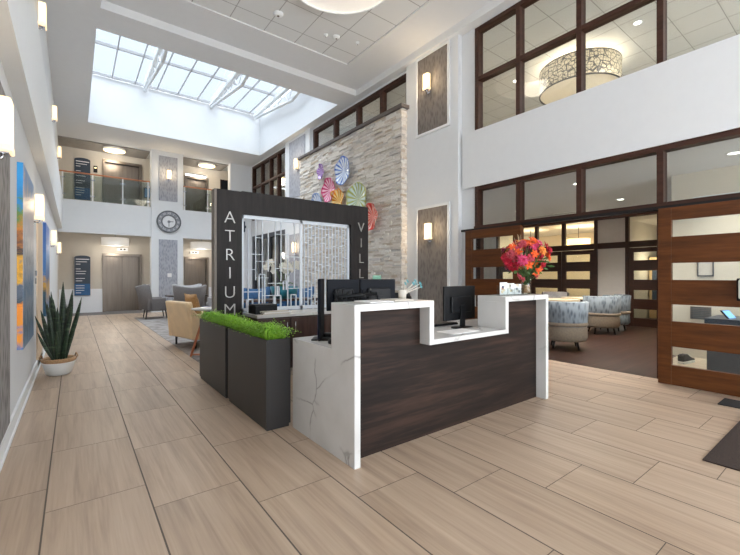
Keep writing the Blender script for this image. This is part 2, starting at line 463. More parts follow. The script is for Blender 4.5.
# left wall
S('wall_left', 'wall_white', 'long white wall on the left of the atrium', (-.7, XL, YN, YB, 0, H))
m = MB(); m.box(XL, -.3, YN, YB, 2.85, 3.95)
tag(m.build('trim_1', 'trim_white', loc=(XL, 0, 2.85)), 'projecting white band along the left wall at the upper floor', 'trim', kind='structure')
m = MB(); m.box(XL, -.4, YN, YB-.01, 0, .13); m.box(XL, -.388, YN, YB-.01, 0, .02)
tag(m.build('baseboard_left', 'trim_white', loc=(XL, 0, 0)), 'white baseboard along the left wall', 'baseboard', kind='structure')
S('trim_2', 'wallpaper_left', 'grey patterned wallpaper panel on the left wall nearest the camera', (XL-.01, XL+.012, 2.7, 4.23, .0, 2.66))
S('trim_3', 'peach_panel', 'pale peach door panel on the left wall behind the snake plant', (XL-.01, XL+.02, 7.15, 8.1, 0, 2.12))
# back, mezzanine
S('wall_back', 'beige_wall', 'beige elevator wall at the far end', (-.6, .88, YE, YE+.2, 0, 6), (2.03, 3.65, YE, YE+.2, 0, 6), (4.49, XW, YE, YE+.2, 0, 6),
  (.88, 2.03, YE, YE+.2, 2.1, 3.5), (.88, 2.03, YE, YE+.2, 5.58, 6), (3.65, 4.49, YE, YE+.2, 2.1, 3.5), (3.65, 4.49, YE, YE+.2, 5.58, 6))
S('wall_left_lobby', 'beige_wall', 'beige side wall of the elevator lobby', (-.62, XL, YB, YE, 0, 6))
S('wall_right_lobby', 'beige_wall', 'beige wall closing the elevator lobby on the right', (XW, XW+.15, YB, YE, 0, 6))
S('ceiling_mezzanine', 'wall_white', 'white edge of the upper gallery over the elevators', (XL, 2.22, YB, YB+.22, 2.75, 3.82), (3.28, 5.05, YB, YB+.22, 2.75, 3.82), (-.6, XW, YB+.22, YE+.3, 2.85, 3.5))
S('wall_wainscot', 'wainscot_white', 'white wainscot along the elevator wall', (XL, .86, YE-.03, YE, 0, .85), (2.05, 3.63, YE-.03, YE, 0, .85), (4.51, XW, YE-.03, YE, 0, .85))
S('wall_pier', 'wall_white', 'white pier between the two elevator bays', (2.22, 3.28, YB-.06, YB+.3, 0, H))
S('trim_4', 'wallpaper_grey', 'grey wallpaper panel low on the pier under the clock', (2.46, 3.08, YB-.075, YB-.05, .12, 2.66))
S('trim_5', 'wallpaper_grey', 'grey wallpaper panel on the pier above the clock', (2.46, 3.08, YB-.075, YB-.05, 4.08, 5.72))
S('wall_pier_right', 'wall_white', 'white pier right of the second elevator bay', (5.05, XW, YB-.03, YB+.3, 0, H))

# right wall (x = 5.9) with openings
T = .16
S('wall_right', 'wall_white', 'tall white wall on the right side of the atrium',
  (XW, XW+T, YN, 4.52, 2.95, 3.98), (XW, XW+T, 4.52, 6.3, 0, H+.2), (XW, XW+T, 6.3, 10.6, 0, 4.75), (XW, XW+T, 10.6, 12.5, 0, H+.2),
  (XW, XW+T, 12.5, 15.75, 2.95, 3.6), (XW, XW+T, 15.75, YB, 0, H+.2), (XW, XW+T, YN, 4.52, 5.86, 6.1), (XW, XW+T, 6.3, 10.6, 5.82, 6.1), (XW, XW+T, 12.5, 15.75, 5.82, 6.1))
S('trim_6', 'wall_white', 'wide white band between the lower and upper windows on the right wall', (XW-.05, XW, YN, 4.79, 2.95, 3.98))
S('wall_pilaster_near', 'wall_white', 'white pilaster right of the stone wall', (XW-.1, XW, 4.85, 6.3, 0, H))
S('trim_7', 'wallpaper_taupe', 'upper taupe wallpaper panel on the near pilaster', (XW-.115, XW-.09, 5.1, 5.93, 4.28, 5.88))
S('trim_8', 'wallpaper_taupe', 'lower taupe wallpaper panel on the near pilaster', (XW-.115, XW-.09, 5.1, 5.93, .12, 2.7))
S('wall_pilaster_far', 'wall_white', 'white pilaster left of the stone wall', (XW-.1, XW, 10.7, 12.45, 0, H))
S('trim_9', 'wallpaper_grey', 'upper grey wallpaper panel on the far pilaster', (XW-.115, XW-.09, 10.98, 12.1, 3.9, 5.8))
S('trim_10', 'wallpaper_grey', 'lower grey wallpaper panel on the far pilaster', (XW-.115, XW-.09, 10.98, 12.1, .12, 2.7))

def rim(n, label, y0, y1, z0, z1, x=XW-.13):
    S('trim_%d' % n, 'trim_white', label, (x, XW-.1, y0-.05, y0, z0-.05, z1+.05), (x, XW-.1, y1, y1+.05, z0-.05, z1+.05), (x, XW-.1, y0, y1, z0-.05, z0), (x, XW-.1, y0, y1, z1, min(z1+.05, 5.9)))
rim(18, 'white moulding around the upper taupe panel', 5.1, 5.93, 4.28, 5.84)
rim(19, 'white moulding around the lower taupe panel', 5.1, 5.93, .12, 2.7)
# ledgestone wall: real strips
def stone_wall():
    bm = bmesh.new(); tl = bm.faces.layers.float.new('tone_f')
    rnd = random.Random(3)
    Y0, Y1, X0 = 6.29, 11.03, 5.64
    def bx(x0, x1, y0, y1, z0, z1, t):
        m = [bm.verts.new(p) for p in ((x0,y0,z0),(x1,y0,z0),(x1,y1,z0),(x0,y1,z0),(x0,y0,z1),(x1,y0,z1),(x1,y1,z1),(x0,y1,z1))]
        for f in ((3,2,1,0),(4,5,6,7),(0,1,5,4),(2,3,7,6),(3,0,4,7)):
            F = bm.faces.new([m[i] for i in f]); F[tl] = t
    bx(X0+.02, XW, Y0+.02, Y1, 0, 4.95, .8)
    z = 0
    while z < 4.94:
        h = min(rnd.choice([.028, .036, .045, .055]), 4.95-z)
        y = Y0
        while y < Y1-.02:
            l = rnd.uniform(.12, .42); y1 = min(y+l, Y1)
            d = rnd.uniform(-.02, .026)
            bx(X0-d, X0+.03, y if y > Y0 else y-rnd.uniform(0, .025), y1-.003, z, z+h-.002, rnd.random())
            y = y1
        x = X0
        while x < XW-.02:
            x1 = min(x+rnd.uniform(.08, .2), XW)
            bx(x, x1-.003, Y0-rnd.uniform(0, .03), Y0+.03, z, z+h-.002, rnd.random())
            x = x1
        z += h
    bmesh.ops.recalc_face_normals(bm, faces=bm.faces)
    me = bpy.data.meshes.new('wall_stone')
    tones = [f[tl] for f in bm.faces]
    bm.to_mesh(me); bm.free()
    a = me.attributes.new('tone', 'FLOAT', 'FACE')
    a.data.foreach_set('value', tones)
    me.materials.append(MATS['ledgestone'])
    o = bpy.data.objects.new('wall_stone', me); COL.objects.link(o)
    tag(o, 'stacked cream ledgestone feature wall holding the glass plates', 'wall', kind='structure')
stone_wall()
S('trim_11', 'stone_cap', 'dark capstone on top of the stone wall', (5.57, XW, 6.2, 11.06, 4.95, 5.02))

S('ceiling_gallery', 'gallery_ceiling', 'grey ceiling over the upper elevator gallery', (-.42, 2.22, YB+.25, YE, 5.86, 5.9), (3.28, 5.05, YB+.25, YE, 5.86, 5.9))
S('wall_front', 'wall_white', 'unseen white wall added behind the camera to cut daylight from the rear', (-.7, XW+.16, YN-.15, YN, 3.3, 6.2))  # added out of view to hold back frontal daylight; open below
# main ceiling pieces: skylight hole X .33-5.6, Y 8.8-14.29 ; coffer X 0.3-5.72, Y -?..8.09
S('ceiling', 'ceiling_white', 'white plaster ceiling border around the skylight and coffer',
  (-.6, .33, YN, YE, H, H+.16), (.33, XW, 14.29, YE, H, H+.16), (.33, 5.62, 8.09, 8.8, H, H+.16), (5.62, XW, 8.09, 14.29, H, H+.16),
  (5.72, XW, YN, 8.09, H, H+.16))
S('ceiling_coffer', 'ceiling_white', 'recessed plaster border of the coffered ceiling', (.33, 5.72, 7.25, 8.09, 6.05, 6.15), (4.88, 5.72, YN, 7.25, 6.05, 6.15), (.33, .98, YN, 7.25, 6.05, 6.15), (.33, .36, YN, 8.09, 5.9, 6.1))
S('ceiling_tile', 'ceiling_tiles', 'white square acoustic tile ceiling inside the coffer', (.98, 4.88, YN, 7.25, 6.075, 6.15))
# skylight well
S('wall_skylight', 'wall_white', 'tall white walls of the skylight well',
  (.2, 5.75, 14.29, 14.45, H+.16, 7.38), (.2, .33, 8.66, 14.29, H+.16, 7.38), (5.62, 5.75, 8.66, 14.29, H+.16, 7.38), (.2, 5.75, 8.66, 8.8, H+.16, 7.38))
win = thing('window_1', (0, 0, 0), 0, 'large gridded glass skylight over the back of the atrium', 'skylight', kind='structure')
gm = MB()
xs = [.36, .93, 1.54, 2.15, 2.76, 3.37, 3.98, 4.59, 5.2, 5.58]
for x in xs: gm.box(x-.014, x+.014, 8.8, 14.29, 7.38, 7.43)
for y in (14.25, 12.35, 10.4, 8.82): gm.box(.33, 5.62, y-.025, y+.025, 7.37, 7.44)
gm.build('glazing_bars', 'glazing_grey', win)
B('pane', 'sky_glass', win, (.33, 5.62, 8.8, 14.29, 7.44, 7.45))
def truss(x, lab):
    t = thing('roof_truss', (x, 11.5, 7.3), 0, lab, 'truss', 'white trusses under the skylight')
    top = MB(); top.box(-.05, .05, -2.7, 2.79, -.02, .06); top.build('top_chord', 'trim_white', t)
    lo = MB()
    yb = [(-2.7, -.02), (0, -.5), (2.79, -.02)]
    lo.tube([(0, -2.7, -.05), (0, -.4, -.5)], .045, 8); lo.tube([(0, -.4, -.5), (0, 2.75, -.05)], .045, 8)
    lo.build('bottom_chord', 'trim_white', t)
    wb = MB()
    pts = []
    for i in range(13):
        y = -2.5+i*.4
        zlow = -.5+.45*abs(y+.4)/2.7
        pts.append((0, y, 0 if i % 2 else min(-.06, zlow)))
    for a, b_ in zip(pts, pts[1:]): wb.tube([a, b_], .016, 6)
    wb.build('web', 'trim_white', t)
for x, l in ((1.81, 'leftmost white steel truss spanning under the skylight'), (3.84, 'middle white steel truss spanning under the skylight'), (5.42, 'rightmost white steel truss spanning under the skylight')): truss(x, l)

# windows -------------------------------------------------------------
def window(name, label, y0, y1, z0, z1, vs, hs, bottom=True, fw=.07, x=XW, depth=.12, mat='frame_wood'):
    w = thing(name, (x, y0, z0), 0, label, 'window', kind='structure')
    f = MB(); X0, X1 = -.03, depth
    L = y1-y0; Hh = z1-z0
    f.box(X0, X1, 0, fw, 0, Hh); f.box(X0, X1, L-fw, L, 0, Hh); f.box(X0, X1, fw, L-fw, Hh-fw, Hh)
    if bottom: f.box(X0, X1, fw, L-fw, 0, fw)
    zb = fw if bottom else 0
    ys = [0]+[v-y0 for v in sorted(vs)]+[L]
    for v in vs: f.box(X0, X1, v-y0-fw/2, v-y0+fw/2, zb, Hh-fw)
    for h_ in hs:
        for a, b_ in zip(ys, ys[1:]):
            f.box(X0+.004, X1-.004, a+fw/2, b_-fw/2, h_-z0-fw/2, h_-z0+fw/2)
    f.build('frame', mat, w)
    zs = [0]+[h_-z0 for h_ in hs]+[Hh]
    for a, b_ in zip(ys, ys[1:]):
        for c, d in zip(zs, zs[1:]):
            B('pane', 'window_glass', w, (.04, .05, a+.03, b_-.03, c+.01, d-.03))
    return w
window('window_2', 'upper right interior window wall with wood mullions showing the drum light', -1.3, 4.52, 3.98, 5.86, [3.65, 2.67, 1.68, .69, -.3], [4.92], bottom=False)
window('window_3', 'row of transom windows above the sliding doors', -1.3, 4.52, 2.16, 2.95, [3.65, 2.67, 1.68, .69, -.3], [])
window('window_4', 'clerestory window strip above the stone wall', 6.3, 10.6, 4.75, 5.82, [9.38, 8.26, 7.27], [], fw=.09)
window('window_5', 'tall upper gridded window at the far end of the right wall', 12.5, 15.75, 3.6, 5.82, [13.25, 13.95, 14.8], [4.95], fw=.08)
window('window_6', 'lower dark-framed glass doors at the far end of the right wall', 12.5, 15.75, 0, 2.95, [13.25, 14.1, 15.0], [], fw=.16, mat='gasket')
S('trim_12', 'frame_wood', 'wood door track header over the dining opening', (XW-.06, XW-.03, -1.3, 4.52, 2.1, 2.22))
S('trim_13', 'frame_wood', 'dark wood post beside the left sliding door', (XW, XW+.1, 4.42, 4.52, 0, 2.16), (XW, XW+.1, 1.64, 1.72, 0, 2.16), (XW, XW+.1, .66, .72, 0, 2.16), (XW, XW+.1, 3.62, 3.7, 0, 2.16))

# barn doors
def slot_door(name, label, x0, x1, y0, y1, z0, z1, slots, mat, stile=.13, kind='structure'):
    d = thing(name, ((x0+x1)/2, (y0+y1)/2, z0), 0, label, 'door', kind=kind)
    hw, hy = (x1-x0)/2, (y1-y0)/2
    f = MB(); f.box(-hw, hw, -hy, -hy+stile, 0, z1-z0); f.box(-hw, hw, hy-stile, hy, 0, z1-z0)
    z = z0; edges = sorted(slots)
    for a, b_ in edges+[(z1, z1)]:
        f.box(-hw+.002, hw-.002, -hy+stile, hy-stile, z-z0, a-z0); z = b_
    f.build('door_leaf', mat, d, bevel=.003)
    for a, b_ in edges: B('pane', 'clear_glass', d, (-.004, .004, -hy+stile-.01, hy-stile+.01, a-z0-.01, b_-z0+.01))
    return d
SL = [(.25, .47), (.77, .97), (1.26, 1.46), (1.77, 1.97)]
dr = slot_door('door_1', 'large cherry wood sliding door with four glass slots at the right edge', 5.63, 5.69, .15, 1.63, .015, 2.12, SL, 'cherry', .13)
dl = slot_door('door_2', 'cherry wood sliding door partly hidden behind the bouquet', 5.63, 5.69, 3.45, 4.55, .015, 2.12, SL, 'cherry', .14)
S('trim_14', 'dark_metal', 'steel rail carrying the sliding doors', (5.7, 5.8, -1.2, 4.7, 2.12, 2.16), (5.8, XW, -1.2, -1.1, 2.12, 2.16), (5.8, XW, 4.6, 4.7, 2.12, 2.16))

# dining room shell
DX = 11.6
S('ceiling_dining', 'ceiling_white', 'white dining room ceiling', (XW+T, 15.8, YN, 9.2, 2.97, 3.1))
S('wall_dining_far', 'grey_room_wall', 'grey far wall of the dining room', (DX, DX+.12, 4.07, 4.76, 0, 2.97), (DX, DX+.12, 2.0, 3.2, 0, 2.97), (DX, DX+.12, 8.0, 9.2, 0, 2.97))
S('wall_partition', 'wall_white', 'pale partition wall in the room beyond, seen through the far right door', (DX+.12, 15.6, 4.45, 4.55, 0, 2.97), (15.5, 15.6, 2.1, 4.45, 0, 2.97))
S('trim_17', 'dark_far_wood', 'dark rail crossing the grey wall above the dining doors', (DX-.03, DX, 4.07, 4.76, 2.06, 2.22), (DX-.03, DX, 4.07, 4.76, 2.86, 2.97))
S('wall_dining_left', 'grey_room_wall', 'grey left wall of the dining room', (XW+T, 15.8, 8.9, 9.1, 0, 2.97))
S('wall_nook', 'warm_wall', 'warm beige wall of the small office seen through the sliding door', (7.9, 8.05, YN, 2.1, 0, 2.97), (8.05, 15.8, 2.0, 2.1, 0, 2.97))
S('wall_room_beyond', 'warm_wall', 'warm beige wall of the lamp-lit room beyond the dining room', (15.6, 15.8, 2.1, 8.9, 0, 2.97))
def far_bay(n, label, y0, y1, splits, leaf_spans):
    S('trim_%d' % n, 'dark_far_wood', label, (DX-.05, DX+.05, y0, y0+.08, 0, 2.97), (DX-.05, DX+.05, y1-.08, y1, 0, 2.97),
      (DX-.045, DX+.045, y0+.08, y1-.08, 2.06, 2.22), (DX-.045, DX+.045, y0+.08, y1-.08, 2.86, 2.97), *[(DX-.045, DX+.045, s-.05, s+.05, 2.22, 2.86) for s in splits])
far_bay(15, 'dark wood frame of the left far doors of the dining room', 4.76, 8.0, [5.7, 6.55, 7.3], None)
far_bay(16, 'dark wood frame of the right far door of the dining room', 3.2, 4.07, [], None)
SF = [(.23, .46), (.72, .95), (1.22, 1.45), (1.72, 1.93)]
slot_door('door_3', 'dark slotted door at the far right of the dining room', DX-.03, DX+.03, 3.28, 3.99, .01, 2.05, SF, 'dark_far_wood', .1)
slot_door('door_4', 'dark slotted door right of the far dining room pair', DX-.03, DX+.03, 4.84, 5.75, .01, 2.05, SF, 'dark_far_wood', .12)
slot_door('door_5', 'dark slotted door behind the bouquet at the far dining wall', DX-.03, DX+.03, 5.76, 6.72, .01, 2.05, SF, 'dark_far_wood', .12)
slot_door('door_6', 'dark slotted door at the left end of the far dining wall', DX-.03, DX+.03, 6.73, 7.9, .01, 2.05, SF, 'dark_far_wood', .12)
# upper room shell
S('ceiling_upper_room', 'ceiling_tiles', 'tiled ceiling of the upper rooms behind the right windows', (XW+T, 16, YN, 16.2, 6.0, 6.1))
S('floor_upper_room', 'nook_floor', 'carpeted floor of the upper rooms', (XW+T, 16, YN, 16.2, 3.3, 3.45))
S('wall_upper_room', 'grey_room_wall', 'grey far wall of the upper rooms', (15.8, 16, YN, 16.2, 3.45, 6.0), (XW+T, 15.8, 16.1, 16.2, 3.45, 6), (XW+T, 9, 11.0, 11.1, 3.45, 6))
S('wall_lower_side', 'grey_room_wall', 'grey wall behind the far lower glass doors', (9, 9.1, 9.3, 16.2, 0, 3.3), (XW+T, 9, 16.1, 16.2, 0, 3.3), (XW+T, 9, 9.2, 9.3, 0, 3.3))
S('ceiling_lower_side', 'ceiling_white', 'ceiling behind the far lower glass doors', (XW+T, 9.1, 9.3, 16.2, 3.1, 3.2))
S('floor_lower_side', 'lobby_carpet', 'floor behind the far lower glass doors', (XW+T, 9.1, 9.3, 16.2, -.1, 0))

# elevators
def elevator(n, label, x0, x1, z0, z1):
    e = thing('door_%d' % n, ((x0+x1)/2, YE, z0), 0, label, 'elevator', kind='structure')
    w = (x1-x0)/2; h = z1-z0
    B('door_frame', 'steel', e, (-w-.05, -w+.03, -.06, .03, 0, h+.05), (w-.03, w+.05, -.06, .03, 0, h+.05), (-w+.03, w-.03, -.06, .03, h-.04, h+.05))
    B('leak_plate', 'black_plastic', e, (-w-.04, w+.04, .2, .23, -.05, h+.1))  # black plate added behind the panels to stop light leaking through
    B('door_panel', 'steel', e, (-w+.03, -.004, .1, .13, 0.01, h-.04))
    B('door_panel', 'steel', e, (.004, w-.03, .12, .15, 0.01, h-.04))
    return e
elevator(7, 'left ground-floor elevator with brushed steel doors', .88, 2.03, 0, 2.1)
elevator(8, 'right ground-floor elevator seen past the clock pier', 3.65, 4.49, 0, 2.06)
elevator(9, 'left upper-floor elevator behind the glass balustrade', .88, 2.03, 3.5, 5.56)
elevator(10, 'right upper-floor elevator behind the glass balustrade', 3.65, 4.49, 3.5, 5.4)

# ------------------------------------------------------------------ RECEPTION DESK
desk = thing('reception_desk', (1.5, 2.14, 0), 0, 'reception desk with white veined stone ends and dark wood front', 'reception desk')
# local coords: x = X-1.5, y = Y-2.14
m = MB(); m.prism([(0, 0), (.93, 0), (.93, .77), (.3, .77), (.3, 1.11), (0, 1.11)], 'x', 0, .05)
m.build('end_panel', 'marble', desk, bevel=.003)
m = MB(); m.prism([(0, 0), (.93, 0), (.93, .77), (.32, .77), (.32, 1.11), (0, 1.11)], 'x', 2.47, 2.52)
m.build('end_panel', 'marble', desk, bevel=.003)
B('raised_counter', 'marble', desk, (.05, .77, 0, .3, 1.06, 1.11), (.72, .77, 0, .3, .80, 1.06), bevel=.003)
B('raised_counter', 'marble', desk, (1.74, 2.47, 0, .32, 1.06, 1.11), (1.74, 1.79, 0, .32, .80, 1.06), bevel=.003)
B('transaction_shelf', 'marble', desk, (.72, 1.79, 0, .3, .76, .80), (.05, 2.47, .3, .93, .73, .77), bevel=.003)
m = MB(); m.prism([(.05, 0), (2.47, 0), (2.47, 1.06), (1.79, 1.06), (1.79, .76), (.72, .76), (.72, 1.06), (.05, 1.06)], 'y', .11, .15)
m.build('front_panel', 'desk_wood', desk)
B('drawer_pedestal', 'credenza_wood', desk, (.06, .5, .35, .88, .02, .73)); B('drawer_pedestal', 'credenza_wood', desk, (2.05, 2.46, .35, .88, .02, .73))

# ------------------------------------------------------------------ planters
def planter(name, loc, L, label, seed):
    rnd = random.Random(seed)
    t = thing(name, loc, 0, label, 'planter', 'dark square planters with fern')
    hgt, w = .765, .22
    b = MB()
    b.box(.01, w-.01, .01, L-.01, 0, .04)
    o = [(0, 0), (w, 0), (w, L), (0, L)]; i_ = [(.015, .015), (w-.015, .015), (w-.015, L-.015), (.015, L-.015)]
    b.box(0, w, 0, .015, .03, hgt); b.box(0, w, L-.015, L, .03, hgt); b.box(0, .015, .015, L-.015, .03, hgt); b.box(w-.015, w, .015, L-.015, .03, hgt)
    b.box(.015, w-.015, .015, L-.015, .03, .05)
    b.build('planter_box', 'planter_grey', t)
    B('soil', 'soil', t, (.016, w-.016, .016, L-.016, hgt-.12, hgt-.04))
    g = MB()
    for k in range(2200):
        x = rnd.uniform(.03, w-.03); y = rnd.uniform(.03, L-.03)
        a = rnd.uniform(0, 2*PI); l = rnd.uniform(.08, .17)+.07*max(0, math.sin(y*11+seed)*math.sin(x*17+y*5)); lean = rnd.uniform(.2, 1.15)
        d = Vector((math.cos(a), math.sin(a), 0)); side = Vector((-d.y, d.x, 0))*rnd.uniform(.0025, .005)
        p0 = Vector((x, y, hgt-.05)); p1 = p0+Vector((0, 0, l*.65))+d*l*lean*.35; p2 = p0+Vector((0, 0, l*(.98-lean*.45)))+d*l*lean
        v = [g.bm.verts.new(q) for q in (p0-side*.5, p0+side*.5, p1+side, p1-side, p2)]
        g.bm.faces.new((v[0], v[1], v[2], v[3])); g.bm.faces.new((v[3], v[2], v[4]))
        # tiny leaflets
        for q in (.55, .8, .95):
            c = p0.lerp(p1, .9) if q < .7 else p1.lerp(p2, (q-.6)*2.2)
            s2 = Vector((-d.y, d.x, rnd.uniform(-.2, .6)))*rnd.uniform(.012, .022)*rnd.choice((-1, 1))
            g.bm.faces.new([g.bm.verts.new(z_) for z_ in (c, c+s2+d*.006, c+d*.012)])
    g.build('foliage', 'fern_leaf', t, norm=False)
planter('planter_box_with_fern', (1.28, 3.11, 0), 1.02, 'nearer dark grey planter with green fern touching the desk end', 1)
planter('planter_box_with_fern', (1.28, 4.22, 0), 1.06, 'farther dark grey planter with green fern below the sign', 2)

# ------------------------------------------------------------------ archway sign
sign = thing('archway_sign', (1.5, 5.38, 0), 0, 'dark wood archway sign lettered ATRIUM with a white lattice screen inside', 'sign')
W = 2.56
B('left_post', 'sign_wood', sign, (.02, .36, .0, .14, 0, 2.48))
B('post_side', 'vent_grey', sign, (-.01, .02, .002, .138, 0, 2.48))
B('right_post', 'sign_wood', sign, (2.2, W, .0, .14, 0, 2.5))
B('lintel', 'sign_wood', sign, (.36, 2.2, .0, .14, 2.17, 2.49))
def letter(ch, x, z, size, parent, mat, y=-.012, ry=0, ext=.008, name='letter', lab=None):
    cu = bpy.data.curves.new('letter', 'FONT'); cu.body = ch; cu.size = size; cu.extrude = ext; cu.align_x = 'CENTER'; cu.align_y = 'CENTER'; cu.offset = -.0045 if size > .2 else 0
    tmp = bpy.data.objects.new('tmp', cu); COL.objects.link(tmp)
    dg = bpy.context.evaluated_depsgraph_get(); dg.update()
    me = bpy.data.meshes.new_from_object(tmp.evaluated_get(dg))
    COL.objects.unlink(tmp); bpy.data.objects.remove(tmp); bpy.data.curves.remove(cu)
    me.transform(Matrix.Rotation(PI/2, 4, 'X'))
    me.materials.clear(); me.materials.append(MATS[mat])
    o = bpy.data.objects.new(name, me); COL.objects.link(o); o.parent = parent; o.location = (x, y, z)
    if lab: o['label'] = lab
    return o
for ch, z in zip('ATRIUM', (2.10, 1.845, 1.59, 1.34, 1.08, .84)):
    letter(ch, .19, z, .235, sign, 'sign_letter', lab='silver letter ' + ch)
for ch, z in zip('VILL', (2.13, 1.865, 1.60, 1.34)):
    letter(ch, 2.4, z, .235, sign, 'sign_letter', lab='silver letter ' + ch + ' on the right post')
lat = MB()
x0, x1, z0, z1, d0, d1 = .36, 2.2, .80, 2.17, .05, .08
def lb(a, b_, c, d, t=0): lat.box(a, b_, d0+t, d1+t, c, d)
lb(x0, x0+.04, z0, z1); lb(x1-.04, x1, z0, z1); lb(x0, x1, z0, z0+.05); lb(x0, x1, z1-.05, z1)
lb(1.28, 1.32, z0, z1)
w_ = .008
rr = random.Random(11)
vx = [.47, .58, .68, .77, .88, .97, 1.08, 1.19]
for i, v in enumerate(vx):
    a = z0 if i % 2 == 0 else z0+rr.uniform(.25, .6); b_ = z1-(0 if i % 3 else rr.uniform(.1, .3))
    lb(v-w_/2, v+w_/2, a, b_, .002)
for a, b_, z in ((.47, .68, 1.62), (.40, .58, 1.4), (.58, .88, 1.52), (.58, .77, 1.28), (.77, 1.08, 1.2), (.88, 1.19, 1.42), (.97, 1.28, 1.6), (.4, .68, 1.08), (1.08, 1.28, 1.12), (.68, .97, 1.02), (.58, .68, 1.86), (.88, 1.08, 1.93)):
    lb(a, b_, z-w_/2, z+w_/2, .004)
for (a, b_, c, d) in ((.62, .72, .84, 1.34), (.85, .97, .84, 1.02), (.9, .94, 1.02, 1.16), (1.12, 1.22, .84, 1.03), (.44, .54, .84, .98), (1.0, 1.06, 1.1, 1.24)):
    w2 = .014
    lb(a, a+w2, c, d, -.004); lb(b_-w2, b_, c, d, -.004); lb(a, b_, d-w2, d, -.004)
nx = 13
for i in range(nx):
    v = 1.36+i*.063
    lb(v-w_/2, v+w_/2, z0, z1, .002)
    for k in range(9):
        z = z0+.1+k*.15+rr.uniform(-.05, .05)
        lb(v, min(v+.063, x1-.02), z-w_/2, z+w_/2, .004)
lat.build('lattice_screen', 'lattice_white', sign)

# credenza behind the desk
cr = thing('credenza', (1.86, 4.82, 0), 0, 'low dark wood credenza with white top standing under the archway sign', 'cabinet')
B('countertop', 'marble', cr, (0, 1.84, 0, .55, .76, .80), bevel=.003)
B('body', 'credenza_wood', cr, (.02, 1.82, .03, .55, .06, .76))
for i in range(4):
    a = .03+i*.45
    d_ = B('cabinet_door', 'credenza_wood', cr, (a, a+.44, .008, .028, .08, .74), bevel=.002)
    hx = a+.38 if i % 2 == 0 else a+.05
    hm = MB(); hm.tube([(hx, -.02, .55), (hx, -.02, .69)], .008, 8); hm.tube([(hx, -.02, .56), (hx, .01, .56)], .005, 6); hm.tube([(hx, -.02, .68), (hx, .01, .68)], .005, 6)
    hm.build('handle', 'chrome', d_)
# things on the credenza
pr = thing('black_printer', (2.06, 5.08, .8), 0, 'low black printer at the left end of the credenza', 'printer')
B('body', 'black_plastic', pr, (-.17, .14, -.12, .14, 0, .11), bevel=.01); B('paper_tray', 'screen_back', pr, (-.12, .1, -.15, -.12, .02, .04)); B('lid', 'black_plastic', pr, (-.165, .135, -.115, .135, .11, .125), bevel=.004)
for i, (dx, z, mt, lab) in enumerate(((0, .8, 'paper_beige', 'bottom beige folder of the stack on the credenza'), (.02, .815, 'paper', 'white papers in the middle of the credenza stack'), (-.01, .83, 'paper_beige', 'top beige folder of the stack on the credenza'))):
    tag(B('paper_folder', mt, None, (1.95+dx, 2.33+dx, 4.85, 4.93+.005*i, z, z+.014), loc=(2.1, 4.9, z)), lab, 'folder', 'folders stacked on the credenza')

# ------------------------------------------------------------------ monitors
def monitor(name, loc, rz, w, h, zc, label, arm=False, logo=False):
    t = thing(name, loc, rz, label, 'monitor', 'computer monitors at the reception desk')
    # screen faces +y (staff side), back faces -y
    o = B('housing', 'screen_back' if arm else 'black_plastic', t, (-w/2, w/2, -.012, .012, zc-h/2, zc+h/2), bevel=.006)
    B('back_cover', 'black_plastic', t, (-w*.32, w*.32, -.035, -.012, zc-h*.28, zc+h*.2), bevel=.01)
    B('screen', 'pixel_glow', t, (-w/2+.012, w/2-.012, .012, .015, zc-h/2+.018, zc+h/2-.012))
    s = MB()
    s.box(-.035, .035, -.05, -.03, .01, zc-.02); s.build('stand_neck', 'black_plastic', t, bevel=.004)
    s = MB(); s.lathe([(0, 0), (.12, 0), (.12, .008), (.04, .016), (0, .016)], (0, -.03, 0), 28, sx=1.1, sy=.8); s.build('stand_base', 'black_plastic', t)
    if logo: B('badge', 'chrome', t, (-.05, -.02, -.0375, -.035, zc-.05, zc-.04))
    return t
monitor('computer_monitor', (1.88, 2.86, .77), .0, .33, .27, .37, 'leftmost black monitor with its back to the lobby, beside the near stone counter', True)
monitor('computer_monitor', (2.27, 2.86, .77), -.02, .41, .27, .37, 'wide black monitor with a small green card on top', True)
monitor('computer_monitor', (3.2, 2.66, .77), .05, .52, .35, .255, 'black monitor standing in the gap of the desk counter', False, True)
# portrait screen edge at far left of the desk
pm = thing('side_monitor', (1.66, 2.86, .77), .9, 'narrow dark monitor seen edge-on at the left end of the desk', 'monitor')
B('housing', 'screen_back', pm, (-.11, .11, -.012, .012, .0, .51), bevel=.005); B('screen', 'pixel_glow', pm, (-.1, .1, .012, .014, .02, .5)); B('foot', 'black_plastic', pm, (-.08, .08, -.07, .07, 0, .012))
# cables and arm bracket behind monitors
cm = MB(); rc = random.Random(5)
for k in range(9):
    x = 1.74+k*.05
    pts = [(x, 2.80, 1.16+rc.uniform(-.03, .03)), (x+rc.uniform(-.04, .04), 2.77, 1.1), (x+rc.uniform(-.05, .05), 2.76, 1.05), (x+rc.uniform(-.04, .04), 2.78, .95), (x+rc.uniform(-.04, .04), 2.8, .79)]
    cm.tube(pts, .006, 6)
cm.tube([(1.78, 2.79, 1.12), (2.2, 2.79, 1.14)], .018, 10)
tag(cm.build('monitor_cables', 'black_plastic', loc=(1.95, 2.78, .78)), 'tangle of black cables and arm behind the two joined monitors', 'cables')
gc = B('note_card', 'green_card', None, (2.2, 2.3, 2.845, 2.85, 1.276, 1.31), loc=(2.25, 2.85, 1.276)); tag(gc, 'small green card standing on the wide monitor', 'card')

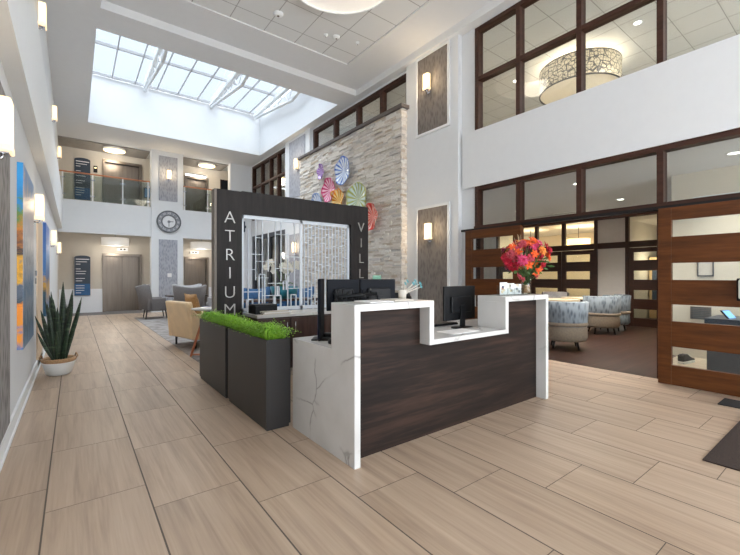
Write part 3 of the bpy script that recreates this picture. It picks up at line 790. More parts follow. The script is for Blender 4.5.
def keyboard(loc, label):
    t = thing('keyboard', loc, 0, label, 'keyboard')
    B('case', 'black_plastic', t, (-.2, .2, -.06, .06, 0, .018), bevel=.004)
    k = MB()
    for r in range(4):
        for c in range(14): k.box(-.19+c*.0272, -.167+c*.0272, -.052+r*.026, -.03+r*.026, .018, .023)
    k.build('keys', 'dark_metal', t)
keyboard((3.2, 2.9, .77), 'black keyboard behind the monitor in the desk gap')
# telephone & scanner pucks on left low surface
def puck(name, loc, r, label, cat, rz=0):
    t = thing(name, loc, rz, label, cat)
    p = MB(); p.lathe([(0, 0), (r, 0), (r, .018), (r*.92, .03), (r*.4, .036), (0, .036)], seg=28); p.build('body', 'black_plastic', t)
    q = MB(); q.lathe([(0, .036), (r*.5, .034), (r*.5, .04), (0, .043)], seg=20); q.build('top_button', 'counter_grey', t)
puck('speaker_puck', (1.68, 2.62, .77), .085, 'round black conference speaker on the desk end', 'speaker')
puck('speaker_puck', (1.76, 2.92, .77), .06, 'smaller round black device behind the conference speaker', 'speaker')
# papers on raised counter left
tag(B('open_brochure', 'paper', None, (1.68, 1.9, 2.2, 2.4, 1.1105, 1.118), loc=(1.8, 2.3, 1.11)), 'white brochure lying left on the raised counter', 'brochure')
tag(B('open_brochure', 'paper_beige', None, (1.93, 2.12, 2.22, 2.4, 1.1105, 1.122), loc=(2.0, 2.3, 1.11)), 'pale booklet lying beside the pen cup', 'brochure')
tag(B('paper_sheet', 'paper', None, (2.6, 2.95, 2.22, 2.42, .8005, .805), loc=(2.7, 2.3, .8)), 'white sheet of paper on the low middle counter', 'paper')
# pen cup with teal flower pens
cup = thing('pen_cup', (2.13, 2.36, 1.11), 0, 'small cup of teal flower pens on the raised counter', 'pen cup')
c_ = MB(); c_.lathe([(0, 0), (.03, 0), (.034, .08), (.031, .08), (.028, .008), (0, .008)], seg=20); c_.build('cup', 'paper_beige', cup)
def flower(mb, c, nrm, r, n, cup_=.3, wdt=.5, rnd=random):
    c = Vector(c); nrm = Vector(nrm).normalized(); u = nrm.orthogonal().normalized(); w = nrm.cross(u)
    ph = rnd.uniform(0, 6)
    for k in range(n):
        a = ph+2*PI*k/n
        d = u*math.cos(a)+w*math.sin(a); s = nrm.cross(d)
        rr_ = r*rnd.uniform(.85, 1.1)
        p1 = c+d*rr_*.55+nrm*rr_*cup_; p2 = c+d*rr_+nrm*rr_*cup_*.8
        v = [mb.bm.verts.new(p) for p in (c, p1+s*rr_*wdt*.5, p2, p1-s*rr_*wdt*.5)]
        f = mb.bm.faces.new(v)
    mb.lathe([(0, 0), (r*.14, .0), (r*.12, r*.16), (0, r*.2)], tuple(c), 8)
for i, (dx, dy, dz) in enumerate([(.03, 0, .13), (.07, .02, .15), (.1, -.02, .13), (.14, .0, .15), (.17, .01, .12), (.2, 0, .13), (.24, .03, .1)]):
    st = MB(); st.tube([(0, 0, .02), (dx*.4, dy, dz*.6), (dx, dy, dz)], .003, 6); st.build('stem', 'paper_beige', cup)
    fl_ = MB(); flower(fl_, (dx, dy, dz), (.2, -1, .5), .02, 6, rnd=random.Random(i)); fl_.build('flower', 'teal_petal', cup)
# dark office chair behind monitor
oc = thing('office_chair', (2.95, 3.45, 0), PI, 'black office chair behind the reception desk monitors', 'chair')
def rbox(mb, *b): mb.box(*b)
B('seat', 'black_plastic', oc, (-.24, .24, -.24, .24, .44, .52), bevel=.03)
m = MB(); m.lathe([(.22, 0), (.24, .1), (.24, .4), (.2, .5), (.17, .5), (.2, .4), (.2, .1), (.19, 0)], (0, .0, .62), 14, PI*.2, PI*.8); m.build('backrest', 'black_plastic', oc)
m = MB(); m.tube([(0, 0, .1), (0, 0, .44)], .03, 10); m.box(-.03, .03, .18, .22, .44, .7); m.build('post', 'dark_metal', oc)
for k in range(5):
    a = 2*PI*k/5
    m = MB(); m.tube([(0, 0, .1), (.26*math.cos(a), .26*math.sin(a), .07)], .018, 8); m.lathe([(0, 0), (.025, .01), (.03, .03), (.025, .055), (0, .06)], (.26*math.cos(a), .26*math.sin(a), 0), 10); m.build('leg', 'dark_metal', oc)

# brochure holder
bh = thing('brochure_holder', (3.58, 2.3, 1.11), 0, 'clear acrylic holder with three colourful cards on the far raised counter', 'brochure holder')
B('holder', 'clear_glass', bh, (-.2, .2, -.02, -.015, 0, .07), (-.2, .2, .03, .035, 0, .1), (-.2, .2, -.02, .035, 0, .004))
rc = random.Random(4)
for k in range(3):
    cd = B('card', 'paper', bh, (-.19+k*.127, -.07+k*.127, .0, .008, .006, .13-.01*k))
    for q in range(5):
        col = rc.choice(['copper_wood', 'navy_fabric', 'paper_beige', 'tan_leather', 'clock_dark'])
        xx = -.185+k*.127+rc.uniform(0, .07); zz = rc.uniform(.02, .09)
        B('printed_picture', col, cd, (xx, xx+.035, -.0012, 0, zz, zz+.025))

# bouquet
fb = thing('flower_arrangement', (3.96, 2.36, 1.11), 0, 'big red, orange and pink bouquet in a glass vase on the desk', 'flowers')
v_ = MB(); v_.lathe([(0, 0), (.045, 0), (.05, .02), (.046, .1), (.05, .19), (.047, .19), (.043, .1), (.046, .02), (0, .012)], seg=24); v_.build('vase', 'clear_glass', fb)
v_ = MB(); v_.lathe([(0, .013), (.043, .013), (.041, .06), (.038, .1), (0, .1)], seg=20); v_.build('pebbles', 'burlap', fb)
for n_, c in {'petal_red': (190, 22, 52), 'petal_orange': (236, 96, 34), 'petal_pink': (200, 58, 104), 'petal_peach': (244, 142, 62), 'petal_magenta': (150, 30, 76), 'petal_rose': (188, 70, 84)}.items():
    simple(n_, c, .6, vs=30, vary=.25)
rf = random.Random(21)
stm = MB()
cols = ['petal_red', 'petal_orange', 'petal_orange', 'petal_orange', 'petal_magenta', 'petal_rose', 'petal_peach', 'petal_red', 'petal_red', 'petal_pink']
random.Random(2).shuffle(cols)
k = 0
pts_used = []
while k < 64:
    th = rf.uniform(0, 2*PI); ph = math.acos(rf.uniform(-.75, 1))
    d = Vector((math.sin(ph)*math.cos(th), math.sin(ph)*math.sin(th), math.cos(ph)))
    p = Vector((0, 0, .41))+Vector((d.x*.28, d.y*.2, d.z*.2))*rf.uniform(.55, 1.1)
    if any((p-q).length < .04 for q in pts_used): continue
    pts_used.append(p)
    f_ = MB(); r = rf.uniform(.05, .075)
    if k % 2:
        flower(f_, p, d+Vector((0, -.3, .2)), r, 6, .35, .5, rf)
        flower(f_, p+d*.006, d+Vector((0, -.3, .2)), r*.6, 5, .6, .6, rf)
    else:
        for q, rr_ in enumerate((1, .75, .5)): flower(f_, p+d*.008*q, d+Vector((.05, -.2, .2)), r*rr_, 10-q, .25+.3*q, .42, rf)
    f_.build('flower', rf.choice(cols), fb, norm=False)
    stm.tube([(rf.uniform(-.02, .02), rf.uniform(-.02, .02), .05), (p.x*.2, p.y*.2, .2), tuple(p)], .0028, 5)
    k += 1
for (x, z) in ((.36, .55), (.33, .46), (.4, .42), (-.24, .3), (-.2, .19), (-.13, .16), (.15, .19), (.2, .23), (.27, .3)):
    f_ = MB(); flower(f_, (x, -.02, z), (.3, -.8, .3), .05, 7, .3, .5, rf); flower(f_, (x, -.03, z), (.3, -.8, .3), .035, 5, .7, .6, rf)
    f_.build('flower', 'petal_red' if z > .25 else 'petal_rose', fb, norm=False)
    stm.tube([(0, 0, .18), (x*.6, 0, z*.8), (x, -.02, z)], .003, 5)
stm.build('stems', 'stem_green', fb)
lf = MB()
for k in range(70):
    th = rf.uniform(0, 2*PI); ph = rf.uniform(.2, 2.2)
    d = Vector((math.sin(ph)*math.cos(th), math.sin(ph)*math.sin(th), math.cos(ph)))
    p = Vector((0, 0, .34))+d*rf.uniform(.08, .22); s = d.orthogonal().normalized()*.018; l = rf.uniform(.05, .09)
    lf.bm.faces.new([lf.bm.verts.new(q) for q in (p, p+d*l*.5+s, p+d*l, p+d*l*.5-s)])
lf.build('leaves', 'stem_green', fb, norm=False)
gr = MB()
for k in range(9):
    a = rf.uniform(-.9, .35) if k < 7 else rf.uniform(-.1, .1)
    e = Vector((-.33*math.sin(abs(a)+.25)-.02*k if k < 6 else .06*k-.38, -.02, .44+.2*math.cos(a)))
    gr.tube([(0, 0, .25), (e.x*.5, 0, .42), tuple(e)], .005, 5, r1=.001)
gr.build('grass_sprays', 'tan_leather', fb)

# ------------------------------------------------------------------ snake plant
sp = thing('potted_snake_plant', (-.16, 6.62, 0), 0, 'tall green snake plant in a white bowl pot by the left wall', 'potted plant')
m = MB(); m.lathe([(0, 0), (.11, 0), (.135, .02), (.175, .15), (.18, .17), (.165, .17), (.125, .04), (0, .03)], seg=36); m.build('pot', 'pot_white', sp)
m = MB(); m.lathe([(.15, .14), (.168, .17), (.182, .2), (.17, .225), (.15, .2), (.13, .17), (.0, .17)], seg=30); m.build('burlap_liner', 'burlap', sp)
for s_ in (-1, 1):
    m = MB(); m.tube([(s_*.165, 0, .17), (s_*.2, 0, .23), (s_*.185, .05, .26), (s_*.165, .07, .2)], .009, 6); m.build('loop_handle', 'burlap', sp)
lm = MB(); rs = random.Random(9)
def leaf(base, tip, w, curve):
    base = Vector(base); tip = Vector(tip); d = tip-base; side = Vector((d.y, -d.x, 0))
    side = (Vector((.79, -.61, 0))+side*.3).normalized(); nrm = d.cross(side).normalized()
    prev = None; n = 9
    for i in range(n+1):
        t = i/n
        wd = w*(.55+.9*t-.2*t*t) if t < .5 else w*(.95*(1-((t-.5)*2)**2.2)+.02)
        wd = min(wd, w)
        c = base+d*t+Vector((curve[0], curve[1], 0))*(t*t-t)*-1
        L_, C_, R_ = c-side*wd/2+nrm*wd*.14, c, c+side*wd/2+nrm*wd*.14
        row = [lm.bm.verts.new(q) for q in (L_, C_, R_)]
        if prev:
            for q in (0, 1):
                f = lm.bm.faces.new((prev[q], prev[q+1], row[q+1], row[q])); f.smooth = True
        prev = row
# (dx along camera right, depth, height)
R_ = Vector((.795, -.606, 0)); F_ = Vector((.606, .795, 0))
for (bx, bd, tx, h_, w) in ((-.08, -.02, -.25, .78, .05), (-.07, .04, -.16, 1.05, .06), (-.04, .0, -.09, 1.1, .07), (-.03, .06, -.02, 1.16, .07), (.0, .0, .05, 1.23, .075),
                            (.03, .05, .1, 1.12, .07), (.05, -.03, .2, 1.02, .07), (.06, .02, .24, 1.02, .065), (.0, -.08, -.03, .95, .07), (.04, -.07, .07, .9, .07),
                            (-.06, -.06, -.13, .86, .06), (.08, .04, .16, .78, .06), (.02, .1, .02, 1.05, .06), (-.02, -.1, .02, .72, .06), (-.1, .05, -.08, .72, .05), (.1, -.02, .14, .66, .05),
                            (-.03, -.02, -.13, .98, .05), (.02, .02, .14, 1.05, .055), (-.05, -.08, -.05, .62, .06), (.03, -.1, .1, .6, .06), (0, -.11, -.1, .58, .05),
                            (.05, .06, .02, .92, .06), (-.02, .08, -.07, .88, .06), (.01, -.05, .0, 1.0, .06)):
    b0 = R_*bx*.7+F_*bd*.8+Vector((0, 0, .19)); t0 = R_*tx*1.15+F_*bd*1.8+Vector((0, 0, h_))
    leaf(b0, t0, w*1.08, (rs.uniform(-.04, .04), rs.uniform(-.04, .04)))
lm.build('leaves', 'snake_leaf', sp, solid=.006, norm=False)

# ------------------------------------------------------------------ paintings & left wall things
def painting(name, y0, y1, z0, z1, th, face, edge, label):
    t = thing(name, (XL, (y0+y1)/2, (z0+z1)/2), 0, label, 'painting')
    hy, hz = (y1-y0)/2, (z1-z0)/2
    B('canvas', edge, t, (.0, th, -hy, hy, -hz, hz))
    B('painted_front', face, t, (th, th+.003, -hy, hy, -hz, hz))
painting('abstract_painting', 4.83, 6.0, .62, 2.36, .042, 'painting_face', 'painting_edge', 'large abstract canvas with bright blue edge on the left wall')
painting('abstract_painting', 8.6, 9.8, .62, 2.22, .038, 'painting_blue', 'painting_blue_edge', 'farther blue canvas on the left wall beyond the snake plant')
th_ = thing('wall_thermostat', (XL, 6.93, 1.29), 0, 'small grey thermostat and switch on the left wall', 'thermostat')
B('plate', 'clock_dark', th_, (0, .02, -.04, .04, .02, .09), bevel=.003); B('switch', 'clock_dark', th_, (0, .015, -.035, .035, -.09, -.01), bevel=.003)

# ------------------------------------------------------------------ sconces
def sconce(loc, rz, label, light=True):
    t = thing('wall_sconce', loc, rz, label, 'wall lamp', 'box shade wall sconces')
    # local: +x away from wall
    B('back_plate', 'chrome', t, (0, .012, -.04, .04, -.22, -.08), bevel=.003)
    m = MB(); m.tube([(.01, 0, -.19), (.06, 0, -.2), (.075, 0, -.16)], .01, 8); m.box(.03, .1, -.05, .05, -.175, -.165); m.build('arm', 'chrome', t)
    B('shade', 'shade_glow', t, (.025, .11, -.068, .068, -.16, .16), bevel=.012)
    B('shade_band', 'shade_glow_soft', t, (.02, .115, -.073, .073, -.165, -.12), bevel=.008)
    if light:
        l = bpy.data.lights.new('bulb_light', 'POINT'); l.energy = 5 if rz else 1.5; l.color = (1, .78, .5); l.shadow_soft_size = .08
        lo = bpy.data.objects.new('bulb_light', l); COL.objects.link(lo); lo.parent = t; lo.location = (.2, 0, .02)
    return t
sconce((XL+.012, 3.2, 2.21), 0, 'nearest sconce on the left wall, cropped by the photo edge')
sconce((XL, 6.55, 2.19), 0, 'sconce on the left wall between the two paintings')
sconce((XL, 11.2, 2.17), 0, 'sconce on the left wall beyond the blue canvas', False)
sconce((XL, 15.0, 2.17), 0, 'farthest low sconce on the left wall near the elevators', False)
sconce((XL, 7.1, 4.95), 0, 'high sconce on the left wall nearest the camera', False)
sconce((XL, 11.5, 5.05), 0, 'high sconce in the middle of the left wall', False)
sconce((XL, 15.2, 5.1), 0, 'farthest high sconce on the left wall by the gallery', False)
sconce((XW-.115, 5.6, 5.27), PI, 'glowing sconce on the upper taupe panel right of the stone wall')
sconce((XW-.115, 5.56, 2.22), PI, 'glowing sconce on the lower taupe panel right of the stone wall')
sconce((XW-.115, 11.45, 4.95), PI, 'high sconce on the grey panel left of the stone wall')
sconce((XW-.115, 11.6, 2.25), PI, 'sconce seen through the lattice screen left of the stone wall')
sconce((2.78, YB-.075, 5.05), -PI/2, 'sconce above the clock on the pier between the elevators')
# sensor/switch on pier
tag(B('switch_plate', 'paper', None, (2.74, 2.88, YB-.09, YB-.075, 1.28, 1.42), loc=(2.8, YB-.075, 1.28)), 'white double switch plate on the pier panel below the clock', 'switch')

# clock
ck = thing('wall_clock', (2.79, YB-.06, 3.32), 0, 'round grey wall clock with Roman numeral ring on the pier', 'clock')
def disc(mb, r0, r1, y0, y1, seg=48):
    for k in range(seg):
        a, b_ = 2*PI*k/seg, 2*PI*(k+1)/seg
        q = [(r0*math.cos(a), r0*math.sin(a)), (r1*math.cos(a), r1*math.sin(a)), (r1*math.cos(b_), r1*math.sin(b_)), (r0*math.cos(b_), r0*math.sin(b_))]
        A = [mb.bm.verts.new((x, y0, z)) for x, z in q]; Bv = [mb.bm.verts.new((x, y1, z)) for x, z in q]
        mb.bm.faces.new(A); mb.bm.faces.new(Bv[::-1]); mb.bm.faces.new((A[1], A[2], Bv[2], Bv[1])); mb.bm.faces.new((A[0], A[3], Bv[3], Bv[0]))
m = MB(); disc(m, .24, .4, -.04, 0); m.build('numeral_ring', 'clock_dark', ck)
m = MB(); disc(m, .37, .41, -.055, 0); disc(m, .22, .25, -.05, 0); m.build('rim', 'counter_grey', ck)
m = MB(); disc(m, 0.001, .24, -.02, -.005); m.build('face', 'clock_face', ck)
ROM = ['XII', 'I', 'II', 'III', 'IIII', 'V', 'VI', 'VII', 'VIII', 'IX', 'X', 'XI']
for i, s_ in enumerate(ROM):
    a = 2*PI*i/12
    o = letter(s_, .31*math.sin(a), .31*math.cos(a), .1, ck, 'clock_face', y=-.045, ext=.003, name='numeral')
    o.rotation_euler = (0, a, 0)
m = MB(); m.tube([(-.03, -.03, 0), (.15, -.03, .01)], .012, 6); m.build('hour_hand', 'black_plastic', ck)
m = MB(); m.tube([(0, -.035, -.18), (0, -.035, .05)], .009, 6); m.build('minute_hand', 'black_plastic', ck)
m = MB(); disc(m, .001, .05, -.04, -.02, 20); m.build('hub', 'clock_dark', ck)

# balustrades
def balustrade(x0, x1, posts, label):
    t = thing('glass_balustrade', (x0, YB+.1, 3.82), 0, label, 'railing', 'gallery glass balustrades')
    L = x1-x0
    m = MB(); m.box(0, L, -.03, .03, .9, .94); m.build('handrail', 'copper_wood', t, bevel=.008)
    for p in posts:
        m = MB(); m.box(p-x0-.02, p-x0+.02, -.02, .02, 0, .9); m.build('post', 'trim_white', t)
        c = MB()
        for z in (.18, .72): c.box(p-x0-.07, p-x0+.07, -.035, -.018, z-.02, z+.02)
        c.build('clamp', 'chrome', t)
    for a, b_ in zip(posts, posts[1:]): B('glass_panel', 'rail_glass', t, (a-x0+.03, b_-x0-.03, -.04, -.03, .02, .86))
balustrade(-.40, 2.2, [-.3, .5, 1.36, 2.14], 'left glass balustrade with copper handrail on the gallery')
balustrade(3.3, 5.04, [3.36, 4.2, 4.98], 'right glass balustrade beyond the clock pier')

# directories
def directory(loc, label, w=.46, h=1.42):
    t = thing('directory_sign', loc, 0, label, 'sign', 'blue directory signs')
    m = MB()
    pts = [(-w/2, 0), (w/2, 0), (w/2, h-.06)]+[(w/2*math.cos(PI*k/12), h-.06+.07*math.sin(PI*k/12)) for k in range(1, 12)]+[(-w/2, h-.06)]
    m.prism(pts, 'y', -.03, 0); m.build('board', 'slate_sign', t)
    B('lower_field', 'blue_chair', t, (-w/2+.01, w/2-.01, -.034, -.03, .01, .42))
    ln = MB(); rl = random.Random(2)
    for k in range(15):
        z = h-.14-k*.085
        if k in (3, 7, 10): continue
        ln.box(-w/2+.04, -w/2+.04+rl.uniform(.12, .33)*(1.2 if k == 0 else 1), -.037, -.034, z, z+(.02 if k else .03))
    ln.build('text_lines', 'clock_face', t)
directory((.24, YE-.03, .62), 'ground-floor navy directory sign with arched top beside the elevator')
directory((.24, YE, 4.05), 'upper-floor navy directory sign with arched top on the gallery', h=1.48)
def indicator(loc, label):
    t = thing('elevator_indicator', loc, 0, label, 'indicator', 'elevator arrival indicators')
    B('box', 'paper', t, (-.17, .17, -.05, 0, -.06, .06), bevel=.004)
    for s_ in (-1, 1): B('lens', 'black_plastic', t, (s_*.055-.03, s_*.055+.03, -.06, -.05, -.025, .025))
indicator((1.46, YE, 2.32), 'white arrival indicator above the left elevator')
indicator((3.98, YE, 2.3), 'white arrival indicator above the right elevator')
cp = thing('call_panel', (.62, YE, 5.2), 0, 'dark elevator call display by the upper directory', 'call panel'); B('plate', 'black_plastic', cp, (-.06, .06, -.02, 0, -.12, .12)); B('display', 'lobby_glow', cp, (-.03, .03, -.024, -.02, .03, .07))
pc = thing('framed_picture', (2.3, YE, 4.55), 0, 'small dark framed picture on the gallery wall right of the elevator', 'picture'); B('frame', 'slate_sign', pc, (-.15, .15, -.03, 0, -.2, .2)); B('picture', 'painting_face', pc, (-.12, .12, -.034, -.03, -.17, .17))
pc = thing('framed_picture', (5.2, YE, 5.15), 0, 'dark framed picture on the gallery wall far right', 'picture'); B('frame', 'frame_wood', pc, (-.17, .17, -.03, 0, -.35, .35)); B('picture', 'screen_back', pc, (-.14, .14, -.034, -.03, -.32, .32))
# lobby ceiling drums
def lobby_drum(loc, label, r, h, flush=False):
    if flush: h = .07; r *= .9
    t = thing('drum_ceiling_light', loc, 0, label, 'ceiling light', 'elevator lobby drum lights')
    m = MB(); m.lathe([(r, -h), (r, 0), (r-.01, 0), (r-.01, -h)], seg=32, smooth=True); m.build('shade', 'lobby_shade', t)
    m = MB(); m.lathe([(0, -h-.0), (r-.02, -h), (r-.02, -h+.02), (0, -h+.02)], seg=32); m.build('diffuser', 'lobby_glow' if flush else 'lobby_shade', t)
    m = MB(); m.tube([(0, 0, -.05), (0, 0, .1 if flush else .17)], .01, 6); m.build('rod', 'chrome', t)
    l = bpy.data.lights.new('lamp_light', 'POINT'); l.energy = 13; l.color = (1, .93, .82); l.shadow_soft_size = .2
    lo = bpy.data.objects.new('lamp_light', l); COL.objects.link(lo); lo.parent = t; lo.location = (0, 0, -h-.12)
lobby_drum((1.18, 16.65, 2.68), 'left ground-floor white drum light by the elevator', .42, .27)
lobby_drum((4.1, 16.65, 2.68), 'right ground-floor white drum light partly behind the sign', .4, .27)
lobby_drum((1.15, 16.6, 5.86), 'left gallery flush light glowing warm', .38, .2, True)
lobby_drum((4.3, 16.6, 5.86), 'right gallery flush light glowing warm', .36, .2, True)
# speaker & fire alarm on the far right pier
w1 = thing('wall_speaker', (5.5, YB-.03, 3.35), 0, 'dark wall speaker high on the white pier behind the sign', 'speaker'); B('case', 'slate_sign', w1, (-.1, .1, -.14, 0, -.22, .22), bevel=.01); B('bracket', 'counter_grey', w1, (.1, .16, -.1, 0, -.05, .05))
w1 = thing('fire_alarm', (5.5, YB-.03, 1.92), 0, 'red fire alarm on the white pier seen through the lattice', 'fire alarm'); B('case', 'red_plastic', w1, (-.07, .07, -.05, 0, -.1, .1), bevel=.01); B('pull_handle', 'paper', w1, (-.05, .05, -.06, -.05, -.04, .0))

# ------------------------------------------------------------------ glass plates
def plate(y, z, ry, rz_, cc, rc_, label, tilt=.0, seed=0, wav=.04):
    tilt = 0; ry *= .92; rz_ *= .88; wav = min(wav, .09)
    nm = 'plate_' + label.split()[0]
    mat_plate(nm, cc, rc_, R0=max(ry, rz_))
    t = tag(empty('glass_plate', (5.58, y, z)), label, 'wall art', 'blown glass plates on the stone wall')
    m = MB(); n = 48; rr_ = random.Random(seed); ph = rr_.uniform(0, 6)
    rings = []
    for q, (f, x) in enumerate(((.12, 0), (.4, -.01), (.7, -.03), (.92, -.06), (1.0, -.08))):
        ring = []
        for k in range(n):
            a = 2*PI*k/n
            wv = wav*f*f*math.sin(5*a+ph)
            ring.append(m.bm.verts.new((x-wv*.5, ry*f*(1+wv*.5)*math.cos(a), rz_*f*(1+wv*.5)*math.sin(a))))
        rings.append(ring)
    for a, b_ in zip(rings, rings[1:]):
        for k in range(n):
            f = m.bm.faces.new((a[k], a[(k+1)%n], b_[(k+1)%n], b_[k])); f.smooth = True
    m.bm.faces.new(rings[0])
    o = m.build('glass_dish', nm, t, solid=.012); o.rotation_euler = (tilt, .0, 0)
    m = MB(); m.tube([(0, 0, 0), (.05, 0, 0)], .02, 8); m.build('mount', 'chrome', t)
plate(9.54, 4.25, .18, .24, (170, 120, 190), (120, 70, 160), 'purple small glass plate at the upper left of the stone wall', .3, 1)
plate(8.42, 4.03, .37, .42, (208, 222, 240), (44, 96, 190), 'blue and white glass plate highest on the stone wall', .2, 2)
plate(9.12, 3.66, .36, .38, (226, 120, 156), (196, 44, 100), 'pink striped glass plate left of the blue one', 0, 3)
plate(9.8, 3.36, .36, .38, (196, 208, 230), (120, 150, 204), 'pale blue glass plate low on the left, half behind the sign', 0, 4)
plate(8.68, 3.28, .34, .4, (250, 190, 40), (230, 130, 20), 'orange yellow glass plate just above the sign', .3, 5, .12)
plate(7.8, 3.2, .48, .46, (176, 204, 176), (178, 176, 70), 'green glass plate with golden rim above the sign corner', 0, 6)
plate(7.2, 2.7, .24, .36, (236, 110, 80), (204, 56, 56), 'coral red glass plate right of the sign', .3, 7, .12)

# ------------------------------------------------------------------ lounge
S('floor_lounge', 'lounge_carpet', 'grey patterned carpet of the lounge area', (1.5, 5.6, 5.8, 14.2, 0, .006))
def wing_chair(loc, rz, label, mat='grey_fabric'):
    t = thing('wing_chair', loc, rz, label, 'armchair', 'wingback lounge chairs')
    # faces +x
    B('seat', mat, t, (-.28, .32, -.3, .3, .24, .46), bevel=.05)
    m = MB()
    n = 12
    pr = []
    for k in range(n+1):
        a = -PI*.5+PI*k/n
        y = .36*math.sin(a); x = -.32-.06*math.cos(a)+.22*abs(math.sin(a))**3
        hh = .98+.07*abs(math.sin(a))**2
        pr.append((x, y, hh))
    for (x0_, y0_, h0), (x1_, y1_, h1) in zip(pr, pr[1:]):
        pass
    rows = []
    for (x, y, hh) in pr:
        rows.append([m.bm.verts.new((x+.0, y, .3)), m.bm.verts.new((x-.02, y, .65)), m.bm.verts.new((x-.1, y*1.15, hh))])
    for a, b_ in zip(rows, rows[1:]):
        for q in (0, 1):
            f = m.bm.faces.new((a[q], b_[q], b_[q+1], a[q+1])); f.smooth = True
    m.build('backrest', mat, t, solid=.09)
    for s_ in (-1, 1):
        B('armrest', mat, t, (-.25, .26, s_*.34-.045, s_*.34+.045, .26, .64), bevel=.035)
        for x_ in (-.24, .26):
            m = MB(); m.tube([(x_, s_*.25, .25), (x_*1.15, s_*.28, 0)], .022, 8, r1=.012); m.build('leg', 'dark_leg', t)
    return t
wing_chair((2.0, 13.7, .006), .0, 'grey wingback chair standing side-on nearest the elevators')
wing_chair((2.62, 12.05, .006), PI/2, 'grey wingback chair with its back to the camera')
wing_chair((3.75, 13.3, .006), PI-.3, 'lighter grey wingback chair beside the archway sign', 'light_fabric')
wing_chair((2.95, 13.78, .006), -PI/2-.2, 'light grey wingback chair on the far side of the dark table', 'light_fabric')
dt = thing('lounge_table', (2.75, 12.9, .006), 0, 'dark square table between the grey wingback chairs', 'table')
B('tabletop', 'table_dark', dt, (-.55, .55, -.3, .3, .69, .73), bevel=.01); m = MB(); m.tube([(0, 0, .02), (0, 0, .69)], .04, 12); m.build('pedestal', 'dark_metal', dt); B('base', 'dark_metal', dt, (-.25, .25, -.25, .25, 0, .02))
# tan armchair (faces +x)
ta = thing('tan_armchair', (1.98, 7.9, .006), .25, 'tan leather armchair with its back to the walkway', 'armchair')
m = MB(); m.prism([(-.42, .16), (-.3, .16), (-.42, .84), (-.54, .84)], 'y', -.42, .42); m.build('backrest', 'tan_leather', ta, bevel=.03)
for s_ in (-1, 1):
    m = MB(); m.prism([(-.44, .16), (.36, .16), (.38, .58), (-.35, .62), (-.5, .82)], 'y', s_*.42-.05, s_*.42+.05); m.build('armrest', 'tan_leather', ta, bevel=.03)
B('seat', 'tan_leather', ta, (-.38, .36, -.37, .37, .18, .44), bevel=.04)
for x_ in (-.34, .3):
    for s_ in (-1, 1):
        m = MB(); m.tube([(x_, s_*.36, .18), (x_, s_*.37, 0)], .026, 8, r1=.016); m.build('leg', 'dark_leg', ta)
def cushion(loc, rot, s, mat, label):
    m = MB(); n = 8
    g = {}
    for sd in (1, -1):
        for i in range(n+1):
            for j in range(n+1):
                u, v = i/n*2-1, j/n*2-1
                th2 = .07*(1-u**4)*(1-v**4)
                k_ = (i, j) if (i in (0, n) or j in (0, n)) else (i, j, sd)
                if k_ not in g: g[k_] = m.bm.verts.new((sd*th2 if len(k_) == 3 else 0, u*s*(1-.08*(1-abs(v))), v*s*(1-.08*(1-abs(u)))))
        for i in range(n):
            for j in range(n):
                q = []
                for (a, b_) in ((i, j), (i+1, j), (i+1, j+1), (i, j+1)):
                    k_ = (a, b_) if (a in (0, n) or b_ in (0, n)) else (a, b_, sd)
                    q.append(g[k_])
                if len(set(q)) == 4:
                    f = m.bm.faces.new(q if sd > 0 else q[::-1]); f.smooth = True
    o = m.build('throw_cushion', mat); o.location = loc; o.rotation_euler = rot
    tag(o, label, 'cushion', 'cushions on the tan armchair')
cushion((1.82, 8.0, .74), (0, -.25, .25), .24, 'throw_fabric', 'brown patterned cushion leaning on the tan armchair back')
cushion((2.06, 7.62, .6), (0, -.35, .9), .16, 'navy_fabric', 'navy and grey cushion in the corner of the tan armchair')
# round side table
st = thing('side_table', (1.8, 6.7, .006), 0, 'round marble side table with splayed wooden legs beside the planter', 'table')
m = MB(); m.lathe([(0, .745), (.26, .745), (.3, .76), (.3, .775), (0, .775)], seg=36); m.build('tabletop', 'marble', st)
for k in range(3):
    a = PI*.93+2*PI*k/3
    m = MB(); m.tube([(.08*math.cos(a), .08*math.sin(a), .75), (.3*math.cos(a), .3*math.sin(a), 0)], .02, 8); m.build('leg', 'copper_wood', st)
m = MB(); m.tube([(.28*math.cos(PI*.93), .28*math.sin(PI*.93), .03), (.28*math.cos(PI*.93+2*PI/3), .28*math.sin(PI*.93+2*PI/3), .03)], .015, 6)
m.build('stretcher', 'copper_wood', st)
tag(B('paper_cup', 'paper', None, (2.02, 2.08, 7.1, 7.16, .782, .85), loc=(2.05, 7.13, .782)), 'small white box standing on the round side table', 'box') if False else None
